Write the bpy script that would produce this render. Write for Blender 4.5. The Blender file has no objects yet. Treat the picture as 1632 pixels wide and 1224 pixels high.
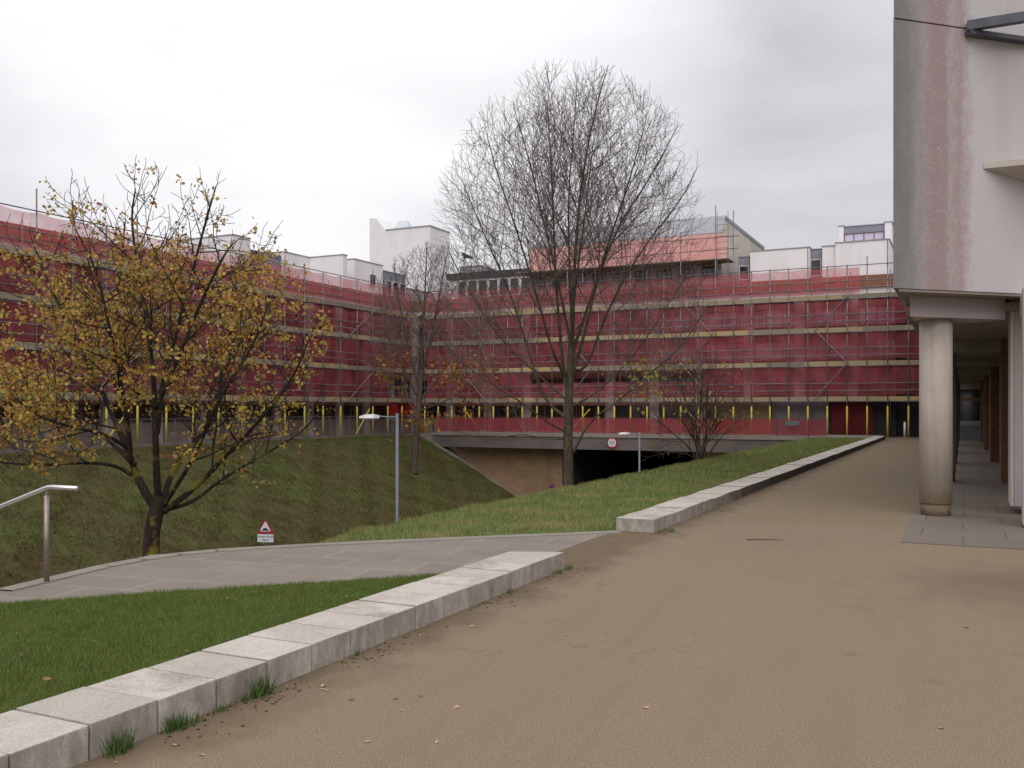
import bpy, bmesh, math, random
import numpy as np
from mathutils import Vector, Matrix

R = math.radians
rng = random.Random(11)
nrng = np.random.default_rng(5)
scene = bpy.context.scene
COL = scene.collection

# ------------------------------------------------------------------ camera
EYE = 2.0
FPX, CX, HY = 1490.0, 816.0, 650.0          # focal length, centre column and horizon row of the 1632 px wide photo
YAW = 25.76                                 # the view is turned this far left of the path's direction (+Y)
CA, SA = math.cos(R(YAW)), math.sin(R(YAW))
cam_d = bpy.data.cameras.new('camera')
cam = bpy.data.objects.new('camera', cam_d)
COL.objects.link(cam)
cam.location = (0, 0, EYE)
cam.rotation_euler = (R(90), 0, R(YAW))
cam_d.sensor_width = 36
cam_d.lens = FPX / 1632 * 36
cam_d.shift_y = (HY - 612) / 1632
cam_d.clip_start = 0.05
cam_d.clip_end = 3000
scene.camera = cam

# ------------------------------------------------------------------ sky, sun, exposure
SUN_EL, SUN_AZ = R(44), R(158)              # azimuth measured from +Y, clockwise: behind the camera
world = bpy.data.worlds.new('World')
scene.world = world
world.use_nodes = True
wn, wl = world.node_tree.nodes, world.node_tree.links
wn.clear()
w_out = wn.new('ShaderNodeOutputWorld')
w_bg = wn.new('ShaderNodeBackground')
w_bg.inputs['Strength'].default_value = 0.1
w_sky = wn.new('ShaderNodeTexSky')
w_sky.sky_type = 'NISHITA'
w_sky.sun_disc = False
w_sky.sun_elevation = SUN_EL
w_sky.sun_rotation = SUN_AZ
w_tc = wn.new('ShaderNodeTexCoord')
w_map = wn.new('ShaderNodeMapping')
w_map.inputs['Scale'].default_value = (1.0, 1.0, 2.6)
w_n1 = wn.new('ShaderNodeTexNoise')
w_n1.inputs['Scale'].default_value = 2.6
w_n1.inputs['Detail'].default_value = 7
w_n1.inputs['Roughness'].default_value = 0.52
w_n1.inputs['Distortion'].default_value = 0.35
w_r1 = wn.new('ShaderNodeValToRGB')
w_r1.color_ramp.elements[0].position = 0.34
w_r1.color_ramp.elements[0].color = (4.8, 4.7, 4.97, 1)
w_r1.color_ramp.elements[1].position = 0.66
w_r1.color_ramp.elements[1].color = (6.3, 6.2, 6.45, 1)
# one stretch of the overcast is thinner and brighter
w_dot = wn.new('ShaderNodeVectorMath'); w_dot.operation = 'DOT_PRODUCT'
w_dot.inputs[1].default_value = Vector((-0.63, 0.80, 0.40)).normalized()
w_mr = wn.new('ShaderNodeMapRange'); w_mr.interpolation_type = 'SMOOTHSTEP'
w_mr.inputs['From Min'].default_value = 0.895
w_mr.inputs['From Max'].default_value = 0.99
w_mr.inputs['To Min'].default_value = 0.0
w_mr.inputs['To Max'].default_value = 0.92
w_br = wn.new('ShaderNodeMixRGB')
w_br.inputs['Color2'].default_value = (9.2, 9.05, 9.2, 1)
w_mix = wn.new('ShaderNodeMixRGB')
w_mix.inputs['Fac'].default_value = 0.95
wl.new(w_tc.outputs['Generated'], w_map.inputs['Vector'])
wl.new(w_map.outputs['Vector'], w_n1.inputs['Vector'])
wl.new(w_n1.outputs['Fac'], w_r1.inputs['Fac'])
wl.new(w_tc.outputs['Generated'], w_dot.inputs[0])
wl.new(w_dot.outputs['Value'], w_mr.inputs['Value'])
w_n2 = wn.new('ShaderNodeTexNoise')
w_n2.inputs['Scale'].default_value = 3.4; w_n2.inputs['Detail'].default_value = 5
wl.new(w_map.outputs['Vector'], w_n2.inputs['Vector'])
w_f2 = wn.new('ShaderNodeMapRange')
w_f2.inputs['From Min'].default_value = 0.3; w_f2.inputs['From Max'].default_value = 0.6
w_f2.inputs['To Min'].default_value = 0.55; w_f2.inputs['To Max'].default_value = 1.05
wl.new(w_n2.outputs['Fac'], w_f2.inputs['Value'])
w_mu = wn.new('ShaderNodeMath'); w_mu.operation = 'MULTIPLY'; w_mu.use_clamp = True
wl.new(w_mr.outputs['Result'], w_mu.inputs[0]); wl.new(w_f2.outputs['Result'], w_mu.inputs[1])
wl.new(w_mu.outputs[0], w_br.inputs['Fac'])
wl.new(w_r1.outputs['Color'], w_br.inputs['Color1'])
wl.new(w_sky.outputs['Color'], w_mix.inputs['Color1'])
wl.new(w_br.outputs['Color'], w_mix.inputs['Color2'])
# an overcast sky is brighter overhead than near the horizon
w_sep = wn.new('ShaderNodeSeparateXYZ'); wl.new(w_tc.outputs['Generated'], w_sep.inputs[0])
w_ze = wn.new('ShaderNodeMapRange')
w_ze.inputs['From Min'].default_value = 0.32; w_ze.inputs['From Max'].default_value = 0.85
w_ze.inputs['To Min'].default_value = 1.0; w_ze.inputs['To Max'].default_value = 1.8
wl.new(w_sep.outputs['Z'], w_ze.inputs['Value'])
w_sc = wn.new('ShaderNodeVectorMath'); w_sc.operation = 'SCALE'
wl.new(w_mix.outputs['Color'], w_sc.inputs[0]); wl.new(w_ze.outputs['Result'], w_sc.inputs['Scale'])
wl.new(w_sc.outputs['Vector'], w_bg.inputs['Color'])
wl.new(w_bg.outputs['Background'], w_out.inputs['Surface'])

sun_d = bpy.data.lights.new('sun', 'SUN')
sun_d.energy = 1.2
sun_d.angle = R(55)
sun_d.color = (1.0, 0.95, 0.90)
sun = bpy.data.objects.new('sun', sun_d)
COL.objects.link(sun)
_sd = Vector((math.sin(SUN_AZ) * math.cos(SUN_EL), math.cos(SUN_AZ) * math.cos(SUN_EL), math.sin(SUN_EL)))
sun.rotation_euler = _sd.to_track_quat('Z', 'Y').to_euler()

scene.view_settings.view_transform = 'Standard'
scene.view_settings.look = 'None'
scene.view_settings.gamma = 1
scene.view_settings.exposure = 0.26
scene.cycles.max_bounces = 8
scene.cycles.transparent_max_bounces = 16

# ------------------------------------------------------------------ photo measurements -> places
def ray(x, y):
    r = (x - CX) / FPX
    return Vector((CA * r - SA, SA * r + CA, -(y - HY) / FPX))
def on_x(x, y, X):
    d = ray(x, y); t = X / d.x
    return Vector((X, d.y * t, EYE + d.z * t))
def on_y(x, y, Y):
    d = ray(x, y); t = Y / d.y
    return Vector((d.x * t, Y, EYE + d.z * t))
def on_z(x, y, z=0.0):
    d = ray(x, y); t = (z - EYE) / d.z
    return Vector((d.x * t, d.y * t, z))
def at_depth(x, y, t):
    d = ray(x, y)
    return Vector((d.x * t, d.y * t, EYE + d.z * t))

# ------------------------------------------------------------------ mesh helpers
class MB:
    def __init__(self):
        self.v, self.f = [], []
    def add(self, vs, fs):
        o = len(self.v)
        self.v.extend([tuple(p) for p in vs])
        self.f.extend([tuple(i + o for i in q) for q in fs])
        return self
    def box(self, x0, x1, y0, y1, z0, z1):
        if x1 < x0: x0, x1 = x1, x0
        if y1 < y0: y0, y1 = y1, y0
        if z1 < z0: z0, z1 = z1, z0
        return self.add([(x0, y0, z0), (x1, y0, z0), (x1, y1, z0), (x0, y1, z0), (x0, y0, z1), (x1, y0, z1), (x1, y1, z1), (x0, y1, z1)],
                        [(0, 3, 2, 1), (4, 5, 6, 7), (0, 1, 5, 4), (1, 2, 6, 5), (2, 3, 7, 6), (3, 0, 4, 7)])
    def prism(self, poly, z0, z1):
        """poly: counter-clockwise (x, y) seen from above"""
        n = len(poly)
        vs = [(x, y, z0) for x, y in poly] + [(x, y, z1) for x, y in poly]
        fs = [tuple(reversed(range(n))), tuple(range(n, 2 * n))]
        fs += [(i, (i + 1) % n, n + (i + 1) % n, n + i) for i in range(n)]
        return self.add(vs, fs)
    def extrude_x(self, prof, x0, x1):
        """prof: list of (y, z)"""
        n = len(prof)
        vs = [(x0, y, z) for y, z in prof] + [(x1, y, z) for y, z in prof]
        fs = [tuple(range(n)), tuple(reversed(range(n, 2 * n)))]
        fs += [(i, n + i, n + (i + 1) % n, (i + 1) % n) for i in range(n)]
        return self.add(vs, fs)
    def tube(self, pts, rad, n=8, cap=True):
        pts = [Vector(p) for p in pts]
        if not hasattr(rad, '__len__'): rad = [rad] * len(pts)
        vs, fs = [], []
        u = None
        for i, p in enumerate(pts):
            a = pts[max(i - 1, 0)]; b = pts[min(i + 1, len(pts) - 1)]
            d = (b - a)
            if d.length < 1e-9: d = Vector((0, 0, 1))
            d.normalize()
            if u is None:
                u = d.orthogonal().normalized()
            else:
                u = u - d * u.dot(d)
                u = u.normalized() if u.length > 1e-6 else d.orthogonal().normalized()
            w = d.cross(u)
            for k in range(n):
                a_ = 2 * math.pi * k / n
                vs.append(p + (u * math.cos(a_) + w * math.sin(a_)) * rad[i])
        for i in range(len(pts) - 1):
            for k in range(n):
                k2 = (k + 1) % n
                fs.append((i * n + k, i * n + k2, (i + 1) * n + k2, (i + 1) * n + k))
        if cap:
            fs.append(tuple(reversed(range(n))))
            fs.append(tuple(range((len(pts) - 1) * n, len(pts) * n)))
        return self.add(vs, fs)
    def mesh(self, name, mat, smooth=False):
        me = bpy.data.meshes.new(name)
        me.from_pydata(self.v, [], self.f)
        me.materials.append(mat)
        if smooth:
            me.polygons.foreach_set('use_smooth', [True] * len(me.polygons))
        me.update()
        return me
    def build(self, name, mat, parent=None, smooth=False):
        o = bpy.data.objects.new(name, self.mesh(name, mat, smooth))
        COL.objects.link(o)
        if parent is not None: o.parent = parent
        return o

def tag(o, label=None, cat=None, group=None, kind=None):
    if label: o['label'] = label
    if cat: o['category'] = cat
    if group: o['group'] = group
    if kind: o['kind'] = kind
    return o
def empty(name, loc=(0, 0, 0), rz=0.0, label=None, cat=None, group=None):
    o = bpy.data.objects.new(name, None)
    COL.objects.link(o)
    o.location = loc
    o.rotation_euler = (0, 0, rz)
    o.empty_display_size = 0.3
    return tag(o, label, cat, group)
def copy_tree(o, parent=None):
    c = o.copy(); COL.objects.link(c)
    if parent is not None: c.parent = parent
    for ch in list(o.children): copy_tree(ch, c)
    return c
def chamfer_box(name, x0, x1, y0, y1, z0, z1, mat, parent=None, b=0.012, seg=2):
    bm = bmesh.new()
    bmesh.ops.create_cube(bm, size=1)
    for v in bm.verts:
        v.co = Vector(((x0 + x1) / 2 + v.co.x * (x1 - x0), (y0 + y1) / 2 + v.co.y * (y1 - y0), (z0 + z1) / 2 + v.co.z * (z1 - z0)))
    bmesh.ops.bevel(bm, geom=bm.edges[:], offset=b, segments=seg, profile=0.5, affect='EDGES')
    me = bpy.data.meshes.new(name); bm.to_mesh(me); bm.free()
    me.materials.append(mat)
    o = bpy.data.objects.new(name, me); COL.objects.link(o)
    if parent is not None: o.parent = parent
    return o
def np_mesh(name, V, F, mat, parent=None, smooth=False):
    """V: (n,3) array; F: (m,k) array of k-gons"""
    me = bpy.data.meshes.new(name)
    n, (m, k) = len(V), F.shape
    me.vertices.add(n); me.vertices.foreach_set('co', np.ascontiguousarray(V, dtype=np.float32).ravel())
    me.loops.add(m * k); me.loops.foreach_set('vertex_index', np.ascontiguousarray(F, dtype=np.int32).ravel())
    me.polygons.add(m)
    me.polygons.foreach_set('loop_start', np.arange(0, m * k, k, dtype=np.int32))
    me.polygons.foreach_set('loop_total', np.full(m, k, dtype=np.int32))
    if smooth: me.polygons.foreach_set('use_smooth', np.ones(m, dtype=bool))
    me.update(calc_edges=True)
    me.validate()
    me.materials.append(mat)
    o = bpy.data.objects.new(name, me); COL.objects.link(o)
    if parent is not None: o.parent = parent
    return o

# ------------------------------------------------------------------ materials
class NT:
    def __init__(self, name):
        self.m = bpy.data.materials.new(name)
        self.m.use_nodes = True
        self.n, self.l = self.m.node_tree.nodes, self.m.node_tree.links
        self.n.clear()
        self.out = self.n.new('ShaderNodeOutputMaterial')
    def node(self, t, **kw):
        o = self.n.new('ShaderNode' + t)
        for k, v in kw.items(): setattr(o, k, v)
        return o
    def link(self, a, b): self.l.new(a, b)
    def pos(self):
        return self.node('NewGeometry').outputs['Position']
    def obj(self):
        return self.node('TexCoord').outputs['Object']
    def mapped(self, src, scale=(1, 1, 1), rot=(0, 0, 0), loc=(0, 0, 0)):
        m = self.node('Mapping')
        m.inputs['Scale'].default_value = scale; m.inputs['Rotation'].default_value = rot; m.inputs['Location'].default_value = loc
        self.link(src, m.inputs['Vector']); return m.outputs['Vector']
    def noise(self, src, scale, detail=4, rough=0.55, dist=0.0):
        t = self.node('TexNoise')
        t.inputs['Scale'].default_value = scale; t.inputs['Detail'].default_value = detail
        t.inputs['Roughness'].default_value = rough; t.inputs['Distortion'].default_value = dist
        self.link(src, t.inputs['Vector']); return t.outputs['Fac']
    def ramp(self, fac, stops):
        r = self.node('ValToRGB')
        e = r.color_ramp.elements
        while len(e) > 1: e.remove(e[-1])
        for i, (p, c) in enumerate(stops):
            if not hasattr(c, '__len__'): c = (c, c, c)
            x = e[0] if i == 0 else e.new(p)
            x.position = p; x.color = (c[0], c[1], c[2], 1)
        if fac is not None: self.link(fac, r.inputs['Fac'])
        return r.outputs['Color']
    def mix(self, fac, a, b, mode='MIX'):
        m = self.node('MixRGB', blend_type=mode)
        for sock, v in ((m.inputs['Fac'], fac), (m.inputs['Color1'], a), (m.inputs['Color2'], b)):
            if hasattr(v, 'is_linked'): self.link(v, sock)
            elif hasattr(v, '__len__'): sock.default_value = (v[0], v[1], v[2], 1)
            else: sock.default_value = v if sock.name == 'Fac' else (v, v, v, 1)
        return m.outputs['Color']
    def math(self, op, a, b=0.0, clamp=False):
        m = self.node('Math', operation=op, use_clamp=clamp)
        for sock, v in ((m.inputs[0], a), (m.inputs[1], b)):
            if hasattr(v, 'is_linked'): self.link(v, sock)
            else: sock.default_value = v
        return m.outputs[0]
    def maprange(self, v, a, b, c=0.0, d=1.0):
        m = self.node('MapRange'); m.interpolation_type = 'SMOOTHSTEP'
        m.inputs['From Min'].default_value = a; m.inputs['From Max'].default_value = b
        m.inputs['To Min'].default_value = c; m.inputs['To Max'].default_value = d
        self.link(v, m.inputs['Value']); return m.outputs['Result']
    def bump(self, h, strength, dist=0.02):
        b = self.node('Bump'); b.inputs['Strength'].default_value = strength; b.inputs['Distance'].default_value = dist
        self.link(h, b.inputs['Height']); return b.outputs['Normal']
    def bsdf(self, color, rough=0.8, metal=0.0, normal=None, spec=0.3):
        b = self.node('BsdfPrincipled')
        if hasattr(color, 'is_linked'): self.link(color, b.inputs['Base Color'])
        else: b.inputs['Base Color'].default_value = (color[0], color[1], color[2], 1)
        if hasattr(rough, 'is_linked'): self.link(rough, b.inputs['Roughness'])
        else: b.inputs['Roughness'].default_value = rough
        b.inputs['Metallic'].default_value = metal
        b.inputs['Specular IOR Level'].default_value = spec
        if normal is not None: self.link(normal, b.inputs['Normal'])
        return b.outputs['BSDF']
    def done(self, shader):
        self.link(shader, self.out.inputs['Surface']); return self.m

def simple(name, col, rough=0.75, metal=0.0, var=0.18, scale=3.0, bump=0.15, bscale=40.0, spec=0.3):
    t = NT(name)
    p = t.obj()
    n = t.noise(p, scale, 5, 0.6)
    c = t.mix(t.ramp(n, [(0.3, 0), (0.7, 1)]), tuple(x * (1 - var) for x in col), tuple(min(1, x * (1 + var)) for x in col))
    nm = t.bump(t.noise(p, bscale, 3), bump, 0.01) if bump else None
    return t.done(t.bsdf(c, rough, metal, nm, spec))

M = {}
M['steel_pole'] = simple('galvanised_tube', (0.20, 0.19, 0.20), 0.5, 0.5, 0.45, 1.2, 0.05)
M['yellow'] = simple('yellow_foam_sleeve', (0.50, 0.415, 0.07), 0.7, 0, 0.2, 2.0)
def board_mat():
    t = NT('scaffold_board_timber')
    p = t.obj()
    rnd = t.node('ObjectInfo').outputs['Random']
    n = t.noise(t.mapped(p, (0.3, 6, 6)), 3, 4)
    base = t.ramp(rnd, [(0.0, (0.24, 0.195, 0.15)), (0.5, (0.36, 0.285, 0.19)), (0.8, (0.42, 0.32, 0.19)), (1.0, (0.56, 0.40, 0.18))])
    c = t.mix(t.math('MULTIPLY', n, 0.5), base, (0.16, 0.13, 0.10))
    return t.done(t.bsdf(c, 0.85))
M['board'] = board_mat()
def concrete(name, col, dark, patch=1.2, rough=0.85, speck=0.25, rnd_amt=0.0):
    t = NT(name)
    p = t.pos()
    big = t.noise(p, patch, 6, 0.62, 0.3)
    fine = t.noise(p, 70, 3, 0.7)
    c = t.mix(t.ramp(big, [(0.42, 0), (0.72, 1)]), col, dark)
    c = t.mix(speck, c, t.ramp(fine, [(0.3, tuple(x * 0.55 for x in col)), (0.5, col), (0.7, tuple(min(1, x * 1.3) for x in col))]))
    if rnd_amt:
        r = t.node('ObjectInfo').outputs['Random']
        c = t.mix(1.0, c, t.ramp(r, [(0, 1 - rnd_amt), (0.3, 0.95), (1, 1.0)]), 'MULTIPLY')
    return t.done(t.bsdf(c, rough, 0, t.bump(fine, 0.35, 0.006), 0.2))
M['concrete_pale'] = concrete('pale_facade_concrete', (0.46, 0.40, 0.41), (0.37, 0.32, 0.33), 0.8, speck=0.1)
def render_mat():
    t = NT('white_render')
    p = t.pos()
    st = t.noise(t.mapped(p, (0.8, 0.8, 0.14)), 1.4, 5, 0.65)
    c = t.mix(t.ramp(st, [(0.48, 0), (0.78, 0.5)]), (0.82, 0.81, 0.82), (0.62, 0.60, 0.60))
    c = t.mix(t.ramp(t.noise(p, 0.5, 5, 0.6), [(0.45, 0), (0.7, 0.35)]), c, (0.66, 0.63, 0.61))
    return t.done(t.bsdf(c, 0.85, 0, t.bump(t.noise(p, 12, 4), 0.2, 0.01), 0.2))
M['concrete_white'] = render_mat()
M['concrete_cream'] = concrete('cream_concrete', (0.55, 0.50, 0.44), (0.42, 0.38, 0.33), 0.6, speck=0.1)
M['concrete_grey'] = concrete('grey_weathered_concrete', (0.15, 0.128, 0.115), (0.085, 0.073, 0.066), 0.7)
M['concrete_edge'] = concrete('light_edge_concrete', (0.26, 0.225, 0.195), (0.17, 0.145, 0.125), 1.0)
M['rust_parapet'] = concrete('brown_parapet_cladding', (0.27, 0.125, 0.08), (0.17, 0.085, 0.055), 0.5, speck=0.1)
M['brown_spandrel'] = concrete('brown_spandrel_panel', (0.28, 0.125, 0.095), (0.19, 0.09, 0.07), 0.6, speck=0.1)
M['slate'] = simple('grey_zinc_cladding', (0.24, 0.25, 0.29), 0.55, 0.2, 0.15, 0.6, 0.05)
M['coping'] = simple('grey_coping', (0.38, 0.38, 0.40), 0.6, 0.1, 0.12, 0.8)
M['roof_felt'] = simple('dark_roof_felt', (0.05, 0.05, 0.055), 0.9)
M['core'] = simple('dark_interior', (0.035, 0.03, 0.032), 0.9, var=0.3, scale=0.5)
M['frame_white'] = simple('white_window_frame', (0.62, 0.60, 0.62), 0.5, 0, 0.06)
M['frame_dark'] = simple('dark_window_frame', (0.16, 0.09, 0.085), 0.5, 0, 0.1)
def glass(name, base, rough=0.06):
    t = NT(name)
    n = t.noise(t.obj(), 0.35, 2)
    c = t.mix(t.ramp(n, [(0.4, 0), (0.6, 1)]), base, tuple(x * 0.45 for x in base))
    return t.done(t.bsdf(c, rough, 0, None, 0.8))
M['glass'] = glass('window_glass_dark', (0.035, 0.03, 0.035))
M['glass_lilac'] = glass('window_glass_painted_sky_and_blind', (0.60, 0.55, 0.70))  # blinds and lilac sky reflection, both painted into the pane colour
def brick_mat(name, c1, c2, mortar, sx=1.0):
    t = NT(name)
    g = t.node('NewGeometry')
    sp = t.node('SeparateXYZ'); t.link(g.outputs['Position'], sp.inputs[0])
    cb = t.node('CombineXYZ')
    t.link(t.math('ADD', sp.outputs['X'], sp.outputs['Y']), cb.inputs['X']); t.link(sp.outputs['Z'], cb.inputs['Y'])
    b = t.node('TexBrick')
    b.inputs['Color1'].default_value = (*c1, 1); b.inputs['Color2'].default_value = (*c2, 1); b.inputs['Mortar'].default_value = (*mortar, 1)
    b.inputs['Scale'].default_value = sx
    b.inputs['Brick Width'].default_value = 0.28; b.inputs['Row Height'].default_value = 0.095; b.inputs['Mortar Size'].default_value = 0.012
    t.link(cb.outputs[0], b.inputs['Vector'])
    n = t.noise(g.outputs['Position'], 1.1, 5)
    c = t.mix(t.ramp(n, [(0.35, 0.0), (0.75, 0.6)]), b.outputs['Color'], tuple(x * 0.45 for x in c1))
    return t.done(t.bsdf(c, 0.9, 0, t.bump(b.outputs['Fac'], -0.4, 0.01), 0.15))
M['brick'] = brick_mat('brown_brick', (0.33, 0.20, 0.11), (0.25, 0.15, 0.085), (0.25, 0.20, 0.15))
M['brick_pier'] = brick_mat('orange_brown_brick', (0.25, 0.135, 0.078), (0.185, 0.095, 0.055), (0.10, 0.078, 0.065))
M['brick_low'] = brick_mat('mauve_brick', (0.33, 0.235, 0.215), (0.26, 0.18, 0.165), (0.28, 0.22, 0.20))

def net_mat(name, col, cover, glow=0.45, sheet=3.1):
    t = NT(name)
    p = t.pos()
    weave_and_fold_shade = t.mix(0.5, t.noise(p, 0.9, 4, 0.6), t.noise(t.mapped(p, (0.5, 0.5, 2.2), (0.5, 0.3, 0.0)), 1.3, 5, 0.65, 0.8))  # weave noise plus slanting streaks that paint the shading of folds
    # the netting hangs in separate sheets, some newer and tighter than others
    sp = t.node('SeparateXYZ'); t.link(p, sp.inputs[0])
    cell = t.math('FLOOR', t.math('DIVIDE', t.math('ADD', sp.outputs['X'], t.math('ADD', sp.outputs['Y'], t.math('MULTIPLY', t.math('FLOOR', t.math('DIVIDE', t.math('SUBTRACT', sp.outputs['Z'], 0.2), 2.4)), 17.3))), sheet))
    wnz = t.node('TexWhiteNoise', noise_dimensions='1D'); t.link(cell, wnz.inputs['W'])
    fac = t.math('ADD', t.math('ADD', t.math('MULTIPLY', t.ramp(weave_and_fold_shade, [(0.36, 0), (0.64, 1)]), 0.20), t.math('MULTIPLY', wnz.outputs['Value'], 0.12)), cover - 0.15, True)
    cc_ = t.mix(t.math('MULTIPLY', wnz.outputs['Value'], 0.5), col, tuple(x * f for x, f in zip(col, (0.72, 0.6, 0.7))))
    d = t.node('BsdfDiffuse'); t.link(cc_, d.inputs['Color'])
    tl = t.node('BsdfTranslucent'); tl.inputs['Color'].default_value = (min(1, col[0] * 1.25), col[1] * 1.2, col[2] * 1.2, 1)
    m1 = t.node('MixShader'); m1.inputs[0].default_value = glow
    t.link(d.outputs[0], m1.inputs[1]); t.link(tl.outputs[0], m1.inputs[2])
    tr = t.node('BsdfTransparent')
    m2 = t.node('MixShader'); t.link(fac, m2.inputs[0])
    t.link(tr.outputs[0], m2.inputs[1]); t.link(m1.outputs[0], m2.inputs[2])
    return t.done(m2.outputs[0])
M['net'] = net_mat('red_debris_netting', (0.63, 0.16, 0.185), 0.54)
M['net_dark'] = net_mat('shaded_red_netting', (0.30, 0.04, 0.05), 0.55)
M['net_bright'] = net_mat('bright_red_sheet', (0.42, 0.035, 0.04), 0.88)
M['barrier'] = net_mat('red_barrier_mesh', (0.52, 0.075, 0.095), 0.76)
M['tarp'] = net_mat('salmon_sheeting', (0.92, 0.50, 0.46), 0.93, 0.2)

# bark
def bark(name, col, dark, lichen=None, lim=0.0):
    t = NT(name)
    p = t.pos()
    n = t.noise(t.mapped(p, (1, 1, 0.25)), 18, 5, 0.7)
    c = t.mix(t.ramp(n, [(0.35, 0), (0.65, 1)]), dark, col)
    if lichen:
        k = t.noise(p, 2.3, 5, 0.65)
        c = t.mix(t.ramp(k, [(0.54, 0), (0.62, 0.75)]), c, lichen)
    return t.done(t.bsdf(c, 0.95, 0, t.bump(n, 0.6, 0.02), 0.1))
M['bark_maple'] = bark('dark_maple_bark', (0.055, 0.042, 0.035), (0.020, 0.016, 0.014), (0.24, 0.18, 0.03))
M['bark_dark'] = bark('dark_branch_bark', (0.055, 0.042, 0.036), (0.026, 0.02, 0.018))
M['bark_grey'] = bark('grey_brown_bark', (0.105, 0.084, 0.060), (0.045, 0.036, 0.028), (0.12, 0.115, 0.05))
M['bark_twig'] = bark('grey_twig_bark', (0.20, 0.16, 0.145), (0.12, 0.095, 0.088))
M['bark_slender'] = bark('pale_brown_twig_bark', (0.19, 0.145, 0.125), (0.11, 0.085, 0.072))
M['bark_mid'] = bark('brown_twig_bark', (0.12, 0.088, 0.075), (0.06, 0.045, 0.038))
def leaf_mat(name, stops):
    t = NT(name)
    r = t.node('NewGeometry').outputs['Random Per Island']
    c = t.ramp(r, stops)
    b = t.bsdf(c, 0.55, 0, None, 0.3)
    tl = t.node('BsdfTranslucent'); t.link(c, tl.inputs['Color'])
    m = t.node('MixShader'); m.inputs[0].default_value = 0.35
    t.link(b, m.inputs[1]); t.link(tl.outputs[0], m.inputs[2])
    return t.done(m.outputs[0])
M['leaf_maple'] = leaf_mat('autumn_maple_leaf', [(0, (0.23, 0.205, 0.045)), (0.25, (0.42, 0.335, 0.075)), (0.58, (0.55, 0.36, 0.085)), (0.82, (0.47, 0.225, 0.055)), (1, (0.26, 0.095, 0.04))])
M['leaf_orange'] = leaf_mat('orange_leaf', [(0, (0.42, 0.22, 0.03)), (0.5, (0.36, 0.16, 0.03)), (1, (0.22, 0.08, 0.025))])
M['leaf_yellow'] = leaf_mat('yellow_leaf', [(0, (0.42, 0.34, 0.06)), (1, (0.30, 0.22, 0.05))])
M['leaf_litter'] = leaf_mat('fallen_brown_leaf', [(0, (0.34, 0.22, 0.10)), (0.5, (0.24, 0.14, 0.06)), (1, (0.12, 0.06, 0.03))])

M['leaf_crumb'] = leaf_mat('dark_leaf_crumbs', [(0, (0.05, 0.03, 0.02)), (0.7, (0.14, 0.075, 0.04)), (0.9, (0.24, 0.14, 0.07)), (1, (0.35, 0.27, 0.18))])
def grass_mat(name, greens, dry, patch=0.5, lo=0.5, hi=0.66, amt=0.8, blades=True):
    t = NT(name)
    g = t.node('NewGeometry')
    r = g.outputs['Random Per Island'] if blades else t.noise(g.outputs['Position'], 55, 3, 0.7)
    n = len(greens) - 1
    c = t.ramp(r, [((i / n) if blades else 0.3 + 0.4 * i / n, x) for i, x in enumerate(greens)])
    k = t.noise(g.outputs['Position'], patch, 6, 0.65, 0.4)
    c = t.mix(t.ramp(k, [(lo, 0), (hi, amt)]), c, dry)
    nm = None if blades else t.bump(t.noise(g.outputs['Position'], 30, 4, 0.7), 0.8, 0.05)
    return t.done(t.bsdf(c, 0.75, 0, nm, 0.15))
LAWN = [(0.065, 0.098, 0.018), (0.110, 0.165, 0.030), (0.18, 0.225, 0.062)]
VERGE = [(0.085, 0.130, 0.030), (0.155, 0.21, 0.06), (0.27, 0.29, 0.11)]
BANK = [(0.048, 0.064, 0.016), (0.085, 0.098, 0.029), (0.128, 0.124, 0.046)]
M['lawn'] = grass_mat('lawn_blades', LAWN, (0.17, 0.175, 0.055), 1.5, 0.46, 0.72, 0.6)
M['verge'] = grass_mat('verge_blades', VERGE, (0.34, 0.27, 0.13), 0.9, 0.46, 0.66, 0.65)
M['bank'] = grass_mat('bank_blades', BANK, (0.115, 0.085, 0.038), 0.22, 0.38, 0.60, 0.85)
M['lawn_soil'] = grass_mat('lawn_ground', [tuple(x * 0.7 for x in c) for c in LAWN], (0.06, 0.055, 0.025), 1.3, 0.55, 0.75, 0.5, False)
M['verge_soil'] = grass_mat('verge_ground', [tuple(x * 0.75 for x in c) for c in VERGE], (0.22, 0.18, 0.09), 0.9, 0.46, 0.66, 0.65, False)
M['bank_soil'] = grass_mat('bank_ground', BANK, (0.085, 0.058, 0.026), 0.22, 0.42, 0.62, 0.8, False)
M['tuft'] = grass_mat('weed_blades', [(0.03, 0.06, 0.015), (0.06, 0.11, 0.025), (0.10, 0.15, 0.04)], (0.15, 0.13, 0.05), 3, 0.6, 0.8, 0.4)
M['asphalt'] = simple('asphalt', (0.05, 0.05, 0.052), 0.9, 0, 0.2, 0.7, 0.3, 80)

# ------------------------------------------------------------------ the ground: cutting, banks, path, paving, lawn
KX0, KX1 = -5.10, -4.46                        # inner and outer face of the low walls
PAVE = [(-5.09, 14.2), (-8.55, 11.05), (-9.93, 9.29), (-9.46, 6.75), (-9.40, 4.7)]     # outer edge of the paving
LAWN_EDGE = [(-5.1, 10.05), (-5.86, 9.2), (-7.39, 7.65), (-8.7, 6.2), (-9.40, 5.45)]
ROAD_Z = -5.2

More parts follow.
